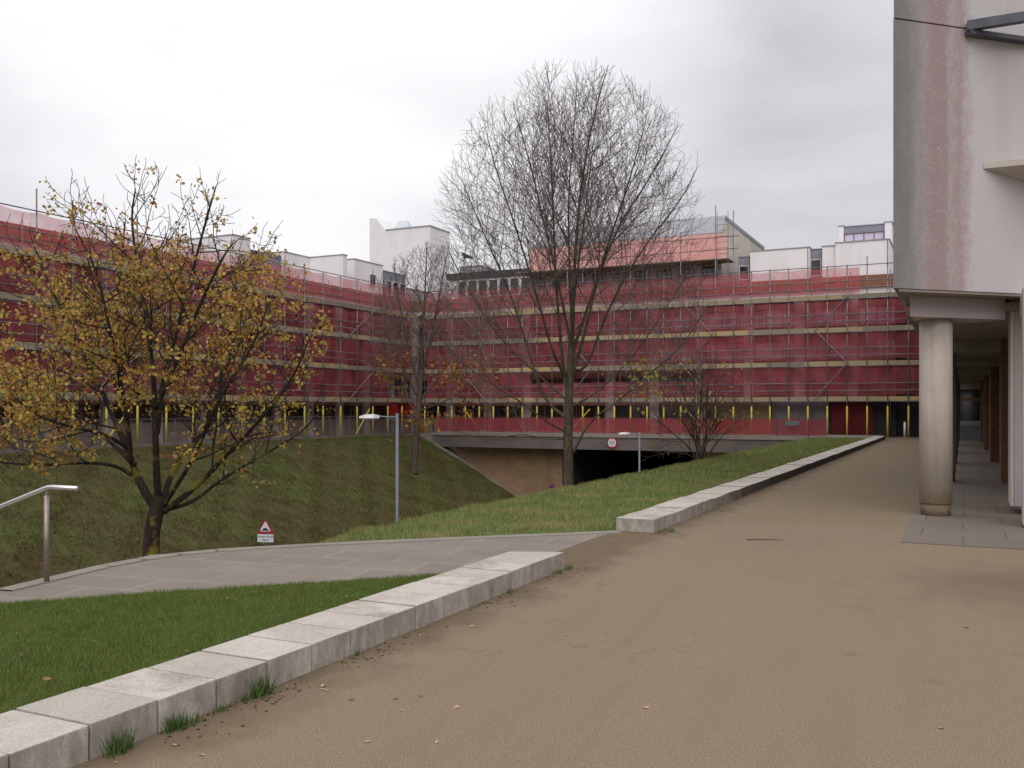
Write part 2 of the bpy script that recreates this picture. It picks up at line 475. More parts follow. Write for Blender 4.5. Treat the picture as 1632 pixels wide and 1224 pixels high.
def sstep(a, b, x):
    t = np.clip((x - a) / (b - a), 0, 1)
    return t * t * (3 - 2 * t)
def wob(x, y, s, seed=0):
    return (np.sin(x * 1.7 * s + 1.3 + seed) * np.cos(y * 1.3 * s + 0.7 + seed) + 0.6 * np.sin(x * 3.1 * s + y * 2.3 * s + seed * 2) + 0.4 * np.cos(y * 4.7 * s - x * 3.9 * s + seed)) / 2.0
PAVE_POLY = np.array(PAVE + [(-9.40, -8.0), (-5.09, -8.0)])
def dist_out(x, y):
    """signed distance to the paved/lawn area: positive outside"""
    P = PAVE_POLY; n = len(P)
    d = np.full(x.shape, 1e9); inside = np.zeros(x.shape, bool)
    for i in range(n):
        ax, ay = P[i]; bx, by = P[(i + 1) % n]
        ex, ey = bx - ax, by - ay
        t = np.clip(((x - ax) * ex + (y - ay) * ey) / (ex * ex + ey * ey), 0, 1)
        d = np.minimum(d, np.hypot(x - ax - t * ex, y - ay - t * ey))
        c = ((ay > y) != (by > y))
        with np.errstate(divide='ignore', invalid='ignore'):
            xi = (bx - ax) * (y - ay) / (by - ay + 1e-12) + ax
        inside ^= c & (x < xi)
    return np.where(inside, -d, d)
def right_height(x, y):
    crest = np.interp(y, [4.0, 6.75, 9.29, 11.05, 13.0], [-9.15, -9.2, -9.6, -8.25, -8.75])
    u = crest - x                                  # metres beyond the crest
    toe = 7.8
    f = np.where(u > 0, -0.667 * (np.sqrt(u * u + 0.2) - math.sqrt(0.2)), 0.0)
    z = np.maximum(f, ROAD_Z)
    flat = 0.03 + 0.03 * wob(x, y, 1.0) * sstep(0.1, 0.8, KX0 - x)
    z = z + flat * sstep(4, 0, u)
    z = z - 0.03 * sstep(-1.4, 0.0, u)
    pd = dist_out(x, y)
    z = np.where(pd < 0.1, z - 0.13 * sstep(0.1, -0.05, pd), z)
    return np.where((x > -5.22) & (y < 14.44), z - 0.2, z)
def left_height(x, y):
    u = x - (-38.5)
    f = np.where(u > 0, -0.556 * (np.sqrt(u * u + 0.6) - math.sqrt(0.6)), 0.0)
    z = np.maximum(-0.12 - 0.06 * sstep(-41, -38.5, x) + f, ROAD_Z)
    return z + (0.045 * wob(x, y, 0.8, 3) + 0.04 * wob(y * 1.3, x * 0.7, 2.7, 6) + 0.06 * wob(x * 0.3, y * 0.37, 1.0, 2)) * sstep(-40.5, -38, x) * sstep(ROAD_Z, ROAD_Z + 0.6, z)
def grid_sheet(name, xs, ys, hf, mat):
    X, Y = np.meshgrid(np.array(xs), np.array(ys))
    Z = hf(X, Y)
    V = np.stack([X.ravel(), Y.ravel(), Z.ravel()], 1)
    nx, ny = len(xs), len(ys)
    i = np.arange((nx - 1) * (ny - 1)); a = (i // (nx - 1)) * nx + i % (nx - 1)
    F = np.stack([a, a + 1, a + nx + 1, a + nx], 1)
    o = np_mesh(name, V, F, mat, None, True)
    return tag(o, kind='structure')
xs_r = list(np.arange(-17.2, -11.0, 0.3)) + list(np.arange(-11.0, -5.0, 0.1)) + [-5.0]
ys_r = list(np.arange(-40, 4, 2.0)) + list(np.arange(4, 16, 0.1)) + list(np.arange(16, 62.6, 0.35)) + [62.6]
grid_sheet('right_bank', xs_r, ys_r, right_height, M['verge_soil'])
xs_l = list(np.arange(-41.3, -28.4, 0.3)); ys_l = list(np.arange(-40, 62.4, 0.5)) + [62.5]
grid_sheet('left_bank', xs_l, ys_l, left_height, M['bank_soil'])
tag(MB().box(-29.4, -16.2, -40, 92, ROAD_Z - 0.2, ROAD_Z + 0.02).build('road', M['asphalt']), kind='structure')
g = MB()
g.add([(-900, -900, -0.14), (-41.25, -900, -0.14), (-41.25, 900, -0.14), (-900, 900, -0.14)], [(0, 1, 2, 3)])
g.add([(-5.3, -900, -0.03), (900, -900, -0.03), (900, 900, -0.03), (-5.3, 900, -0.03)], [(0, 1, 2, 3)])
g.add([(-41.25, 92, -0.14), (-5.3, 92, -0.14), (-5.3, 900, -0.14), (-41.25, 900, -0.14)], [(0, 1, 2, 3)])
g.add([(-41.25, -900, -0.14), (-5.3, -900, -0.14), (-5.3, -40, -0.14), (-41.25, -40, -0.14)], [(0, 1, 2, 3)])
tag(g.build('ground', M['bank_soil']), kind='structure')

# path: tan gravelled asphalt with soil stains along the walls
def path_mat():
    t = NT('tan_path_surface')
    p = t.pos()
    sp = t.node('SeparateXYZ'); t.link(p, sp.inputs[0])
    fine = t.noise(p, 105, 2, 0.8)
    mid = t.noise(p, 9, 5, 0.65)
    big = t.noise(t.mapped(p, (1.0, 0.35, 1)), 0.55, 5, 0.6, 0.5)
    c = t.mix(t.ramp(big, [(0.35, 0), (0.68, 1)]), (0.240, 0.180, 0.118), (0.196, 0.152, 0.096))
    c = t.mix(t.ramp(mid, [(0.35, 0.0), (0.75, 0.35)]), c, (0.16, 0.115, 0.08))
    c = t.mix(0.6, c, t.ramp(fine, [(0.30, (0.06, 0.045, 0.032)), (0.5, (0.22, 0.163, 0.108)), (0.70, (0.50, 0.40, 0.30))]))
    # loose pale and dark chippings rolled into the surface
    vo = t.node('TexVoronoi'); vo.inputs['Scale'].default_value = 42; t.link(p, vo.inputs['Vector'])
    chip = t.math('MULTIPLY', t.ramp(vo.outputs['Distance'], [(0.20, 1), (0.34, 0)]), 0.38)
    sepc = t.node('SeparateColor'); t.link(vo.outputs['Color'], sepc.inputs[0])
    c = t.mix(chip, c, t.ramp(sepc.outputs[0], [(0, (0.07, 0.055, 0.045)), (0.45, (0.19, 0.145, 0.10)), (0.8, (0.26, 0.20, 0.14)), (1, (0.46, 0.40, 0.33))]))
    # old faint patches and wheel scuffs
    sc_ = t.noise(t.mapped(p, (2.2, 0.25, 1), (0, 0, 0.12)), 1.4, 5, 0.6)
    c = t.mix(t.ramp(sc_, [(0.5, 0), (0.72, 0.2)]), c, (0.14, 0.108, 0.075))
    # hairline cracks
    cn = t.math('ABSOLUTE', t.math('SUBTRACT', t.noise(p, 0.42, 7, 0.62), 0.5))
    ck = t.math('MULTIPLY', t.ramp(cn, [(0.0, 1), (0.0035, 0)]), t.ramp(t.noise(p, 0.35, 2), [(0.5, 0), (0.58, 0.6)]))
    c = t.mix(ck, c, (0.06, 0.045, 0.033))
    # small damp or oily spots
    ow = t.node('TexVoronoi'); ow.inputs['Scale'].default_value = 1.1; t.link(t.mapped(p, (1, 1, 1), (0, 0, 0.4)), ow.inputs['Vector'])
    c = t.mix(t.math('MULTIPLY', t.ramp(t.math('ADD', ow.outputs['Distance'], t.math('MULTIPLY', mid, 0.12)), [(0.09, 1), (0.17, 0)]), 0.3), c, (0.10, 0.075, 0.052))
    # far part of the path is greener, the far stretch has a straight resurfacing seam
    c = t.mix(t.maprange(sp.outputs['Y'], 16.2, 17.0, 0.0, 0.55), c, t.mix(0.4, c, (0.15, 0.125, 0.065)))
    # soil and moss gathered along the foot of the low walls
    edge = t.math('ADD', sp.outputs['X'], t.math('MULTIPLY', t.math('SUBTRACT', t.noise(p, 1.6, 5, 0.65), 0.5), -1.5))
    c = t.mix(t.maprange(edge, KX1 + 0.0, KX1 + 0.7, 0.75, 0.0), c, t.mix(t.noise(p, 4, 4), (0.085, 0.055, 0.038), (0.155, 0.12, 0.068)))
    # damp red-brown patch by the colonnade
    dd = t.node('VectorMath', operation='DISTANCE'); t.link(p, dd.inputs[0]); dd.inputs[1].default_value = (1.0, 11.9, 0)
    dn = t.math('ADD', dd.outputs['Value'], t.math('MULTIPLY', t.noise(p, 1.2, 5, 0.6), 2.6))
    c = t.mix(t.maprange(dn, 1.7, 3.6, 0.45, 0.0), c, (0.085, 0.05, 0.036))
    c = t.mix(1.0, c, (1.0, 0.995, 0.98), 'MULTIPLY')
    h = t.math('ADD', t.math('MULTIPLY', fine, 1.0), t.math('MULTIPLY', mid, 0.4))
    return t.done(t.bsdf(c, 0.88, 0, t.bump(h, 0.5, 0.008), 0.25))
M['path'] = path_mat()
tag(MB().add([(-5.12, -8, 0.0), (14, -8, 0.0), (14, 70, 0.0), (-5.12, 70, 0.0)], [(0, 1, 2, 3)]).build('path', M['path']), kind='structure')

def paving_mat(name, c1, c2, mortar, bw, rh, rz, msize=0.03, msm=0.6):
    t = NT(name)
    p = t.pos()
    b = t.node('TexBrick'); b.offset = 0.5
    b.inputs['Color1'].default_value = (*c1, 1); b.inputs['Color2'].default_value = (*c2, 1); b.inputs['Mortar'].default_value = (*mortar, 1)
    b.inputs['Scale'].default_value = 1; b.inputs['Brick Width'].default_value = bw; b.inputs['Row Height'].default_value = rh
    b.inputs['Mortar Size'].default_value = msize; b.inputs['Mortar Smooth'].default_value = msm
    t.link(t.mapped(p, (1, 1, 1), (0, 0, rz)), b.inputs['Vector'])
    fine = t.noise(p, 90, 3, 0.75)
    big = t.noise(p, 0.9, 5, 0.6)
    c = t.mix(t.ramp(big, [(0.35, 0.0), (0.7, 0.5)]), b.outputs['Color'], tuple(x * 0.72 for x in c1))
    c = t.mix(0.3, c, t.ramp(fine, [(0.3, tuple(x * 0.4 for x in c1)), (0.7, tuple(x * 1.6 for x in c1))]))
    return t.done(t.bsdf(c, 0.85, 0, t.bump(fine, 0.4, 0.006), 0.25))
M['paving'] = paving_mat('concrete_slab_paving', (0.215, 0.185, 0.155), (0.265, 0.23, 0.195), (0.315, 0.27, 0.22), 1.0, 0.66, R(-9), 0.06, 1.0)
M['paving_dark'] = paving_mat('colonnade_paving', (0.180, 0.150, 0.122), (0.215, 0.18, 0.148), (0.06, 0.045, 0.04), 1.2, 1.0, 0, 0.012, 0.1)
pave_poly = [(-5.07, 10.0)] + [(-5.07, 14.2)] + PAVE[1:] + [tuple(q) for q in LAWN_EDGE[::-1][:-1]]
pave_poly = pave_poly[::1]
mbp = MB(); mbp.prism(pave_poly[::1], -0.12, 0.006)
pv = mbp.build('paving', M['paving']); tag(pv, kind='structure')
# concrete edging along the far side of the paving
M['edging'] = concrete('edging_concrete', (0.27, 0.245, 0.21), (0.20, 0.18, 0.155), 1.5)
e = MB()
edge_pts = [Vector((x, y, 0)) for x, y in [(-5.0, 14.28)] + PAVE[1:4]]
# smooth the corner of the edging
def chaikin(pts, n=2):
    for _ in range(n):
        q = [pts[0]]
        for a, b in zip(pts[:-1], pts[1:]):
            q += [a.lerp(b, 0.25), a.lerp(b, 0.75)]
        pts = q + [pts[-1]]
    return pts
ep = chaikin(edge_pts, 2)
for a, b in zip(ep[:-1], ep[1:]):
    d = (b - a).normalized(); nrm = Vector((-d.y, d.x, 0)); nrm = -nrm   # outward
    i0, i1 = a - nrm * 0.17, b - nrm * 0.17
    o0, o1 = a + nrm * 0.05, b + nrm * 0.05
    z1 = 0.022
    e.add([(i0.x, i0.y, -0.1), (i1.x, i1.y, -0.1), (o1.x, o1.y, -0.3), (o0.x, o0.y, -0.3), (i0.x, i0.y, z1), (i1.x, i1.y, z1), (o1.x, o1.y, z1), (o0.x, o0.y, z1)],
          [(0, 1, 2, 3), (7, 6, 5, 4), (1, 0, 4, 5), (3, 2, 6, 7)])
tag(e.build('paving_kerb', M['edging']), kind='structure')
# lawn
lawn_poly = [(-5.08, -8.0)] + [(x if i else -5.08, y) for i, (x, y) in enumerate(LAWN_EDGE)] + [(-9.41, 5.4), (-9.41, -8.0)]
tag(MB().prism(lawn_poly, -0.15, 0.035).build('lawn', M['lawn_soil']), kind='structure')
# colonnade floor
tag(MB().prism([(-0.84, 15.0), (14, 15.0), (14, 69.5), (-0.84, 69.5)], -0.05, 0.008).build('colonnade_paving', M['paving_dark']), kind='structure')

# ------------------------------------------------------------------ grass
def blades(name, P, h, w, mat, lean=0.5):
    n = len(P)
    az = nrng.uniform(0, 2 * np.pi, n); la = nrng.uniform(0, 2 * np.pi, n)
    hh = h * nrng.uniform(0.55, 1.25, n); ll = hh * lean * nrng.uniform(0.1, 1.0, n)
    dx, dy = np.cos(az) * w / 2 * 1.0, np.sin(az) * w / 2
    a = P + np.stack([dx, dy, np.full(n, -0.01)], 1)
    b = P - np.stack([dx, dy, np.full(n, 0.01)], 1)
    c = P + np.stack([np.cos(la) * ll, np.sin(la) * ll, hh], 1)
    V = np.stack([a, b, c], 1).reshape(-1, 3)
    F = np.arange(3 * n).reshape(-1, 3)
    return np_mesh(name, V, F, mat)
def sample_poly(poly, n, z):
    poly = np.array(poly); lo, hi = poly.min(0), poly.max(0)
    out = []
    while sum(len(q) for q in out) < n:
        p = nrng.uniform(lo, hi, (n, 2))
        ins = np.zeros(n, bool)
        for i in range(len(poly)):
            ax, ay = poly[i]; bx, by = poly[(i + 1) % len(poly)]
            c = (ay > p[:, 1]) != (by > p[:, 1])
            ins ^= c & (p[:, 0] < (bx - ax) * (p[:, 1] - ay) / (by - ay + 1e-12) + ax)
        out.append(p[ins])
    p = np.concatenate(out)[:n]
    return np.column_stack([p, np.full(n, z)])
lp = sample_poly([(-5.12, 0.5)] + [(x - 0.01, y + 0.025) for x, y in LAWN_EDGE] + [(-9.38, 0.5)], 230000, 0.035)
lh = 0.036 * (0.55 + 0.9 * np.clip(0.5 + 0.5 * wob(lp[:, 0] * 2.2, lp[:, 1] * 2.2, 2.0, 4) + 0.35 * wob(lp[:, 0], lp[:, 1], 1.1, 8), 0, 1.3))
tag(blades('lawn_grass', lp, lh, 0.0055, M['lawn'], 0.9), 'short green grass of the lawn behind the low wall', 'grass', kind='stuff')
# verge: denser near the camera
n = 200000
yy = 8.5 + (62.4 - 8.5) * nrng.uniform(0, 1, n) ** 2.0
xx = nrng.uniform(-11.6, -5.12, n)
keep = (dist_out(xx, yy) > 0.07) & (yy > 10.9)
xx, yy = xx[keep], yy[keep]
vp = np.stack([xx, yy, right_height(xx, yy)], 1)
far = np.clip((yy - 9) / 50, 0, 1)
clump = 0.6 + 0.6 * np.clip(wob(xx, yy, 2.2, 5) + 0.3, 0, 1)
tag(blades('verge_grass', vp, (0.085 + 0.06 * far) * clump, 0.009 + 0.022 * far, M['verge'], 0.9), 'rough pale green grass on the strip beyond the low wall', 'grass', kind='stuff')
n = 190000
yy = nrng.uniform(13, 62.4, n); xx = nrng.uniform(-39.6, -29.4, n)
bp = np.stack([xx, yy, left_height(xx, yy)], 1)
clump = 0.5 + 0.8 * np.clip(wob(xx, yy, 1.1, 9) + 0.2, 0, 1)
tag(blades('bank_grass', bp, 0.135 * clump, 0.03, M['bank'], 1.1), 'dark green and brown grass covering the far embankment', 'grass', kind='stuff')
def leaf_cloud(name, P, size, mat, parent=None, flat=False):
    """small folded five-sided leaves at P"""
    n = len(P)
    s = size * nrng.uniform(0.65, 1.25, n)
    base = np.array([[0, -0.5, 0], [0.42, -0.12, 0.10], [0.30, 0.42, 0.06], [0, 0.62, -0.05], [-0.30, 0.42, 0.06], [-0.42, -0.12, 0.10]])
    q = nrng.normal(size=(n, 4))
    if flat:
        q[:, 1:3] *= 0.12; q[:, 0] = q[:, 0] + 0.01
    q /= np.linalg.norm(q, axis=1, keepdims=True)
    w, x, y, z = q.T
    Rm = np.stack([1 - 2 * (y * y + z * z), 2 * (x * y - z * w), 2 * (x * z + y * w), 2 * (x * y + z * w), 1 - 2 * (x * x + z * z), 2 * (y * z - x * w),
                   2 * (x * z - y * w), 2 * (y * z + x * w), 1 - 2 * (x * x + y * y)], 1).reshape(n, 3, 3)
    V = np.einsum('nij,kj->nki', Rm, base) * s[:, None, None] + P[:, None, :]
    F0 = np.array([[0, 1, 2, 3], [0, 3, 4, 5]])
    F = (F0[None] + (np.arange(n) * 6)[:, None, None]).reshape(-1, 4)
    return np_mesh(name, V.reshape(-1, 3), F, mat, parent)
n = 1900
yy = nrng.uniform(14, 62, n); xx = nrng.uniform(-38, -29.6, n)
lb = np.stack([xx, yy, left_height(xx, yy) + 0.09], 1)
n = 160
yy = nrng.uniform(9, 30, n); xx = nrng.uniform(-10, -5.3, n); k = dist_out(xx, yy) > 0.2
lb = np.concatenate([lb, np.stack([xx[k], yy[k], right_height(xx[k], yy[k]) + 0.06], 1)[::3]])
lb2 = lp[nrng.integers(0, len(lp), 55)] + np.array([0, 0, 0.045])
tag(leaf_cloud('leaf_litter', lb, 0.08, M['leaf_litter'], None, True), 'brown fallen leaves strewn over the grass banks', 'leaf litter', kind='stuff')
tag(leaf_cloud('leaf_litter', lb2, 0.042, M['leaf_litter'], None, True), 'small brown leaves strewn over the green lawn', 'leaf litter', kind='stuff')

# ------------------------------------------------------------------ the low walls of pale blocks
def block_mat():
    t = NT('pale_stone_block')
    p = t.pos()
    g_ = t.node('NewGeometry')
    rnd = t.node('ObjectInfo').outputs['Random']
    fine = t.noise(p, 62, 3, 0.8)
    big = t.noise(p, 3.2, 6, 0.65, 0.3)
    c = t.mix(t.ramp(big, [(0.40, 0), (0.72, 0.75)]), (0.59, 0.54, 0.475), (0.38, 0.345, 0.30))
    # lichen-grey tops on some blocks
    lich = t.math('MULTIPLY', t.ramp(t.noise(p, 2.1, 5, 0.7), [(0.44, 0), (0.62, 1)]), t.ramp(rnd, [(0.45, 0), (0.6, 1)]))
    c = t.mix(t.math('MULTIPLY', lich, 0.85), c, (0.19, 0.17, 0.145))
    c = t.mix(0.42, c, t.ramp(fine, [(0.28, (0.16, 0.14, 0.115)), (0.5, (0.48, 0.435, 0.38)), (0.72, (0.80, 0.745, 0.67))]))
    # streaky grime on the upright faces
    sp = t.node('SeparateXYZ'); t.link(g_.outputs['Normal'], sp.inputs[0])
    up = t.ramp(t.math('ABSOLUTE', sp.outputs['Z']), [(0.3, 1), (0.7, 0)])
    st = t.ramp(t.noise(t.mapped(p, (3, 3, 1.2)), 2.5, 5, 0.7), [(0.36, 0.2), (0.62, 1.0)])
    c = t.mix(t.math('MULTIPLY', up, t.math('MULTIPLY', st, 0.75)), c, (0.21, 0.19, 0.16))
    # upright faces turn nearly black, unevenly, along the upper stretch
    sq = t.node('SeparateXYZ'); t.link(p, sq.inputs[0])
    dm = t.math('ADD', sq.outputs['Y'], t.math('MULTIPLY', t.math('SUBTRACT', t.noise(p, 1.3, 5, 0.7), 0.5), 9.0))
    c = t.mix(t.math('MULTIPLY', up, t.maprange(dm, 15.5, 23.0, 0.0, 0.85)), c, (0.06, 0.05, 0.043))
    c = t.mix(1.0, c, t.ramp(rnd, [(0, 0.80), (0.35, 0.97), (1, 1.0)]), 'MULTIPLY')
    return t.done(t.bsdf(c, 0.9, 0, t.bump(t.math('ADD', fine, t.math('MULTIPLY', big, 0.6)), 0.45, 0.008), 0.2))
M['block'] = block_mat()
WZ = 0.205
w1 = empty('low_wall', (KX1, 10.74, 0), 0, 'low wall of pale concrete blocks edging the mown green lawn in the foreground', 'low wall')
def block(parent, y0, y1, cut=None):
    px, py = parent.location.x, parent.location.y
    j = lambda s: rng.uniform(-s, s)
    bm = bmesh.new(); bmesh.ops.create_cube(bm, size=1)
    dz, dx = j(0.007), j(0.007)
    for v in bm.verts:
        x = (KX0 + KX1) / 2 + v.co.x * (KX1 - KX0) + dx
        y = (y0 + y1) / 2 + v.co.y * (y1 - y0 - 0.013)
        if cut is not None and v.co.y > 0 and v.co.x < 0: y += cut
        if cut is not None and False: pass
        z = WZ / 2 - 0.02 + v.co.z * (WZ + 0.04) + (dz if v.co.z > 0 else 0)
        v.co = Vector((x - px, y - py, z))
    bmesh.ops.bevel(bm, geom=bm.edges[:], offset=0.009, segments=2, profile=0.6, affect='EDGES')
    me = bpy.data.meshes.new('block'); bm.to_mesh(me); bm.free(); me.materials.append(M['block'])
    o = bpy.data.objects.new('block', me); COL.objects.link(o); o.parent = parent
    return o
y = -1.76
edges = [-1.76]
while edges[-1] < 10.2: edges.append(edges[-1] + 0.5)
edges[-1] = 10.74
for a, b in zip(edges[:-1], edges[1:]):
    block(w1, a, b, -0.25 if b == edges[-1] else None)
w2 = empty('low_wall', (KX1, 14.46, 0), 0, 'long low concrete kerb wall running up beside the tan path towards the scaffolding', 'low wall')
yy_ = 14.46
while yy_ < 63.6:
    b_ = min(yy_ + 1.0, 63.75)
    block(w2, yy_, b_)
    yy_ = b_

# weeds and leaves at the foot of the wall
tufts = [((165, 1195), 0.17, 110, 'broad tuft of grass at the foot of the low wall, nearest the camera'),
         ((270, 1160), 0.14, 70, 'tuft of grass by the joint of the low wall, second from the camera'),
         ((300, 1152), 0.09, 45, 'small tuft of grass squeezed between two taller tufts on the low wall'),
         ((412, 1108), 0.19, 100, 'tall upright tuft of grass beside a heap of red leaves at the low wall'),
         ((385, 1115), 0.07, 40, 'short fringe of grass just left of the tallest tuft at the low wall'),
         ((340, 1130), 0.07, 40, 'low fringe of grass midway along the wall between the two tall tufts'),
         ((556, 1043), 0.06, 20, 'tiny weed at a wall joint, right of the leaf heap'),
         ((796, 944), 0.08, 25, 'small dark weed at the wall foot where the lawn ends'),
         ((862, 912), 0.08, 30, 'weed at the foot of the low wall, last but one before its end'),
         ((886, 905), 0.09, 35, 'weed growing at the end of the low wall by the paving gap'),
         ((1068, 848), 0.10, 40, 'weed at the foot of the upper kerb wall near its squared end')]
for (px, py), h_, cnt, lab in tufts:
    c = on_z(px, py, 0)
    c.x = max(c.x, KX1 + 0.03)
    P = np.column_stack([c.x + np.abs(np.clip(nrng.normal(0, 0.03, cnt), -.07, .07)), c.y + np.clip(nrng.normal(0, 0.05, cnt), -.09, .09), np.zeros(cnt)])
    o = blades('grass_tuft', P - np.array(c), h_ * 0.82, 0.009, M['tuft'], 0.7)
    o.location = c
    tag(o, lab, 'grass tuft', 'weeds along the low walls')
n = 1500
yy = np.concatenate([nrng.uniform(1.5, 11.5, 500), 14.3 + 34 * nrng.uniform(0, 1, 1000) ** 1.7])
ok = nrng.uniform(0, 1, n) < 0.15 + 0.85 * (np.sin(yy * 2.3) * np.sin(yy * 0.9 + 1) > 0.05)
yy = yy[ok]; xx = KX1 + 0.02 + np.abs(nrng.normal(0, 0.16, len(yy)))
tag(leaf_cloud('leaf_litter', np.stack([xx, yy, np.full(len(yy), 0.004)], 1), 0.022, M['leaf_crumb'], None, True), 'dark crumbs of dead leaves gathered along the foot of the low walls', 'leaf litter', kind='stuff')
def leaf_mesh(size):
    m = MB()
    m.add([(0, -0.5 * size, 0.002), (0.36 * size, -0.15 * size, 0.12 * size), (0.25 * size, 0.35 * size, 0.05 * size), (0, 0.55 * size, 0.004), (-0.25 * size, 0.35 * size, 0.14 * size), (-0.36 * size, -0.15 * size, 0.05 * size)],
          [(0, 1, 2, 3), (0, 3, 4, 5)])
    return m
M['leaf_tan'] = simple('tan_dry_leaf', (0.42, 0.27, 0.14), 0.7, 0, 0.3, 20)
M['leaf_red'] = simple('red_brown_dry_leaf', (0.20, 0.085, 0.05), 0.7, 0, 0.3, 20)
spots = [(1555 / 3.02 + 0, 1224 - 130, 0), (440, 1118, 1), (425, 1116, 1), (418, 1113, 1), (432, 1110, 1), (445, 1113, 1), (408, 1117, 1), (436, 1121, 1), (449, 1109, 1), (514, 1098, 0), (515, 1092, 0), (610, 1011, 1),
         (278, 1187, 0), (322, 1203, 0), (185, 1215, 0), (365, 1130, 0), (520, 1100, 0), (630, 1114, 1), (670, 1110, 1), (806, 966, 0), (752, 998, 0), (669, 1012, 0), (586, 1182, 0), (621, 1030, 0), (640, 1132, 0),
         (728, 1127, 0), (784, 973, 1), (775, 973, 1), (712, 998, 1), (985, 870, 0), (1030, 1128, 0), (905, 1012, 0), (1168, 795, 0), (1130, 806, 0), (1225, 780, 1), (1185, 788, 1), (1540, 1000, 1), (1500, 1160, 0), (560, 1115, 1), (696, 1183, 0)]
lm = [leaf_mesh(0.07).mesh('fallen_leaf', M['leaf_tan']), leaf_mesh(0.07).mesh('fallen_leaf', M['leaf_red'])]
for (px, py, k) in spots:
    c = on_z(px, py, 0.003)
    if c.x < KX1 + 0.04: c.x = KX1 + 0.04 + rng.uniform(0, 0.1)
    o = bpy.data.objects.new('fallen_leaf', lm[k]); COL.objects.link(o)
    s = rng.uniform(0.4, 0.75)
    o.location = c; o.rotation_euler = (rng.uniform(-.2, .2), rng.uniform(-.2, .2), rng.uniform(0, 6.28)); o.scale = (s, s, s)
    tag(o, 'small tan dry leaf lying flat on the brown path' if k == 0 else 'curled red brown leaf lying on the path', 'fallen leaf', 'tan leaves on the path' if k == 0 else 'red brown leaves on the path')
c = on_z(1190, 860, 0.012); c2 = on_z(1248, 861, 0.012)
tw = MB(); mid_ = c.lerp(c2, 0.5) + Vector((0.02, 0.03, 0.006)); tw.tube([c, mid_, c2], [0.007, 0.006, 0.003], 6); tw.tube([mid_, mid_ + Vector((0.12, 0.05, 0.0))], [0.004, 0.002], 5)
tag(tw.build('fallen_twig', M['bark_dark']), 'thin dark twig lying across the middle of the path', 'twig')

# ------------------------------------------------------------------ handrail and steps
M['stainless'] = simple('stainless_steel', (0.80, 0.78, 0.77), 0.36, 1.0, 0.05, 5, 0.05)
M['steel_post'] = simple('dull_steel_post', (0.30, 0.25, 0.22), 0.45, 0.7, 0.2, 4, 0.1)
hr = empty('handrail', (-9.42, 7.30, 0.0), 0, 'stainless steel handrail at the top of the steps, bent down to the left', 'handrail')
m = MB()
prof = [(0.50, 1.10), (0.04, 1.10), (-0.95, 0.79), (-3.6, -0.107)]
pts_r = []
for i, (xa, za) in enumerate(prof):
    pts_r.append((xa, 0, za))
pts_r = [pts_r[0], (0.10, 0, 1.10), (0.03, 0, 1.095), (-0.03, 0, 1.08)] + pts_r[2:]
m.tube(pts_r, 0.025, 16)
m.build('rail', M['stainless'], hr, True)
MB().tube([(0, 0, -0.05), (0, 0, 1.0)], 0.03, 14).build('post', M['steel_post'], hr, True)
mb = MB(); mb.tube([(0, 0, 1.0), (0, 0, 1.075)], 0.014, 10); mb.box(-0.05, 0.05, -0.02, 0.02, 1.062, 1.0725)
mb.build('bracket', M['steel_post'], hr)
mb = MB(); mb.tube([(-3.3, 0, -1.3), (-3.3, 0, -0.03)], 0.03, 12); mb.build('post', M['steel_post'], hr, True)
st = MB()
prof = [(-9.52, -0.13)]
zc, xc = -0.13, -9.52
pts = [(-9.45, -0.6), (-9.52, -0.02)]
x_, z_ = -9.52, -0.02
for i in range(8):
    z_ -= 0.15; pts.append((x_, z_)); x_ -= 0.435; pts.append((x_, z_))
x_ -= 0.9; pts.append((x_, z_))
while z_ > -5.0:
    z_ -= 0.17; pts.append((x_, z_)); x_ -= 0.26; pts.append((x_, z_))
pts += [(x_, -5.6), (-9.45, -5.6)]
n_ = len(pts)
vs = [(a, 5.0, b) for a, b in pts] + [(a, 9.0, b) for a, b in pts]
st.add(vs, [tuple(range(n_)), tuple(reversed(range(n_, 2 * n_)))] + [(i, n_ + i, n_ + (i + 1) % n_, (i + 1) % n_) for i in range(n_)])
tag(st.build('steps', M['edging']), kind='structure')

# ------------------------------------------------------------------ buildings: the two netted wings
FL = [0.0, 2.64, 5.08, 7.42, 9.68]
def window(parent, u0, u1, z0, z1, y, pane, frame, mull):
    """a framed window in the local plane y, facing -y"""
    t = 0.06
    f = MB()
    f.box(u0, u0 + t, y - 0.05, y + 0.05, z0, z1); f.box(u1 - t, u1, y - 0.05, y + 0.05, z0, z1)
    f.box(u0 + t, u1 - t, y - 0.05, y + 0.05, z0, z0 + t); f.box(u0 + t, u1 - t, y - 0.05, y + 0.05, z1 - t, z1)
    for k in mull:
        c = u0 + (u1 - u0) * k
        f.box(c - 0.03, c + 0.03, y - 0.045, y + 0.045, z0 + t, z1 - t)
    o = f.build('window', frame, parent)
    MB().box(u0 + t * 0.5, u1 - t * 0.5, y + 0.005, y + 0.025, z0 + t * 0.5, z1 - t * 0.5).build('pane', pane, o)
    return o
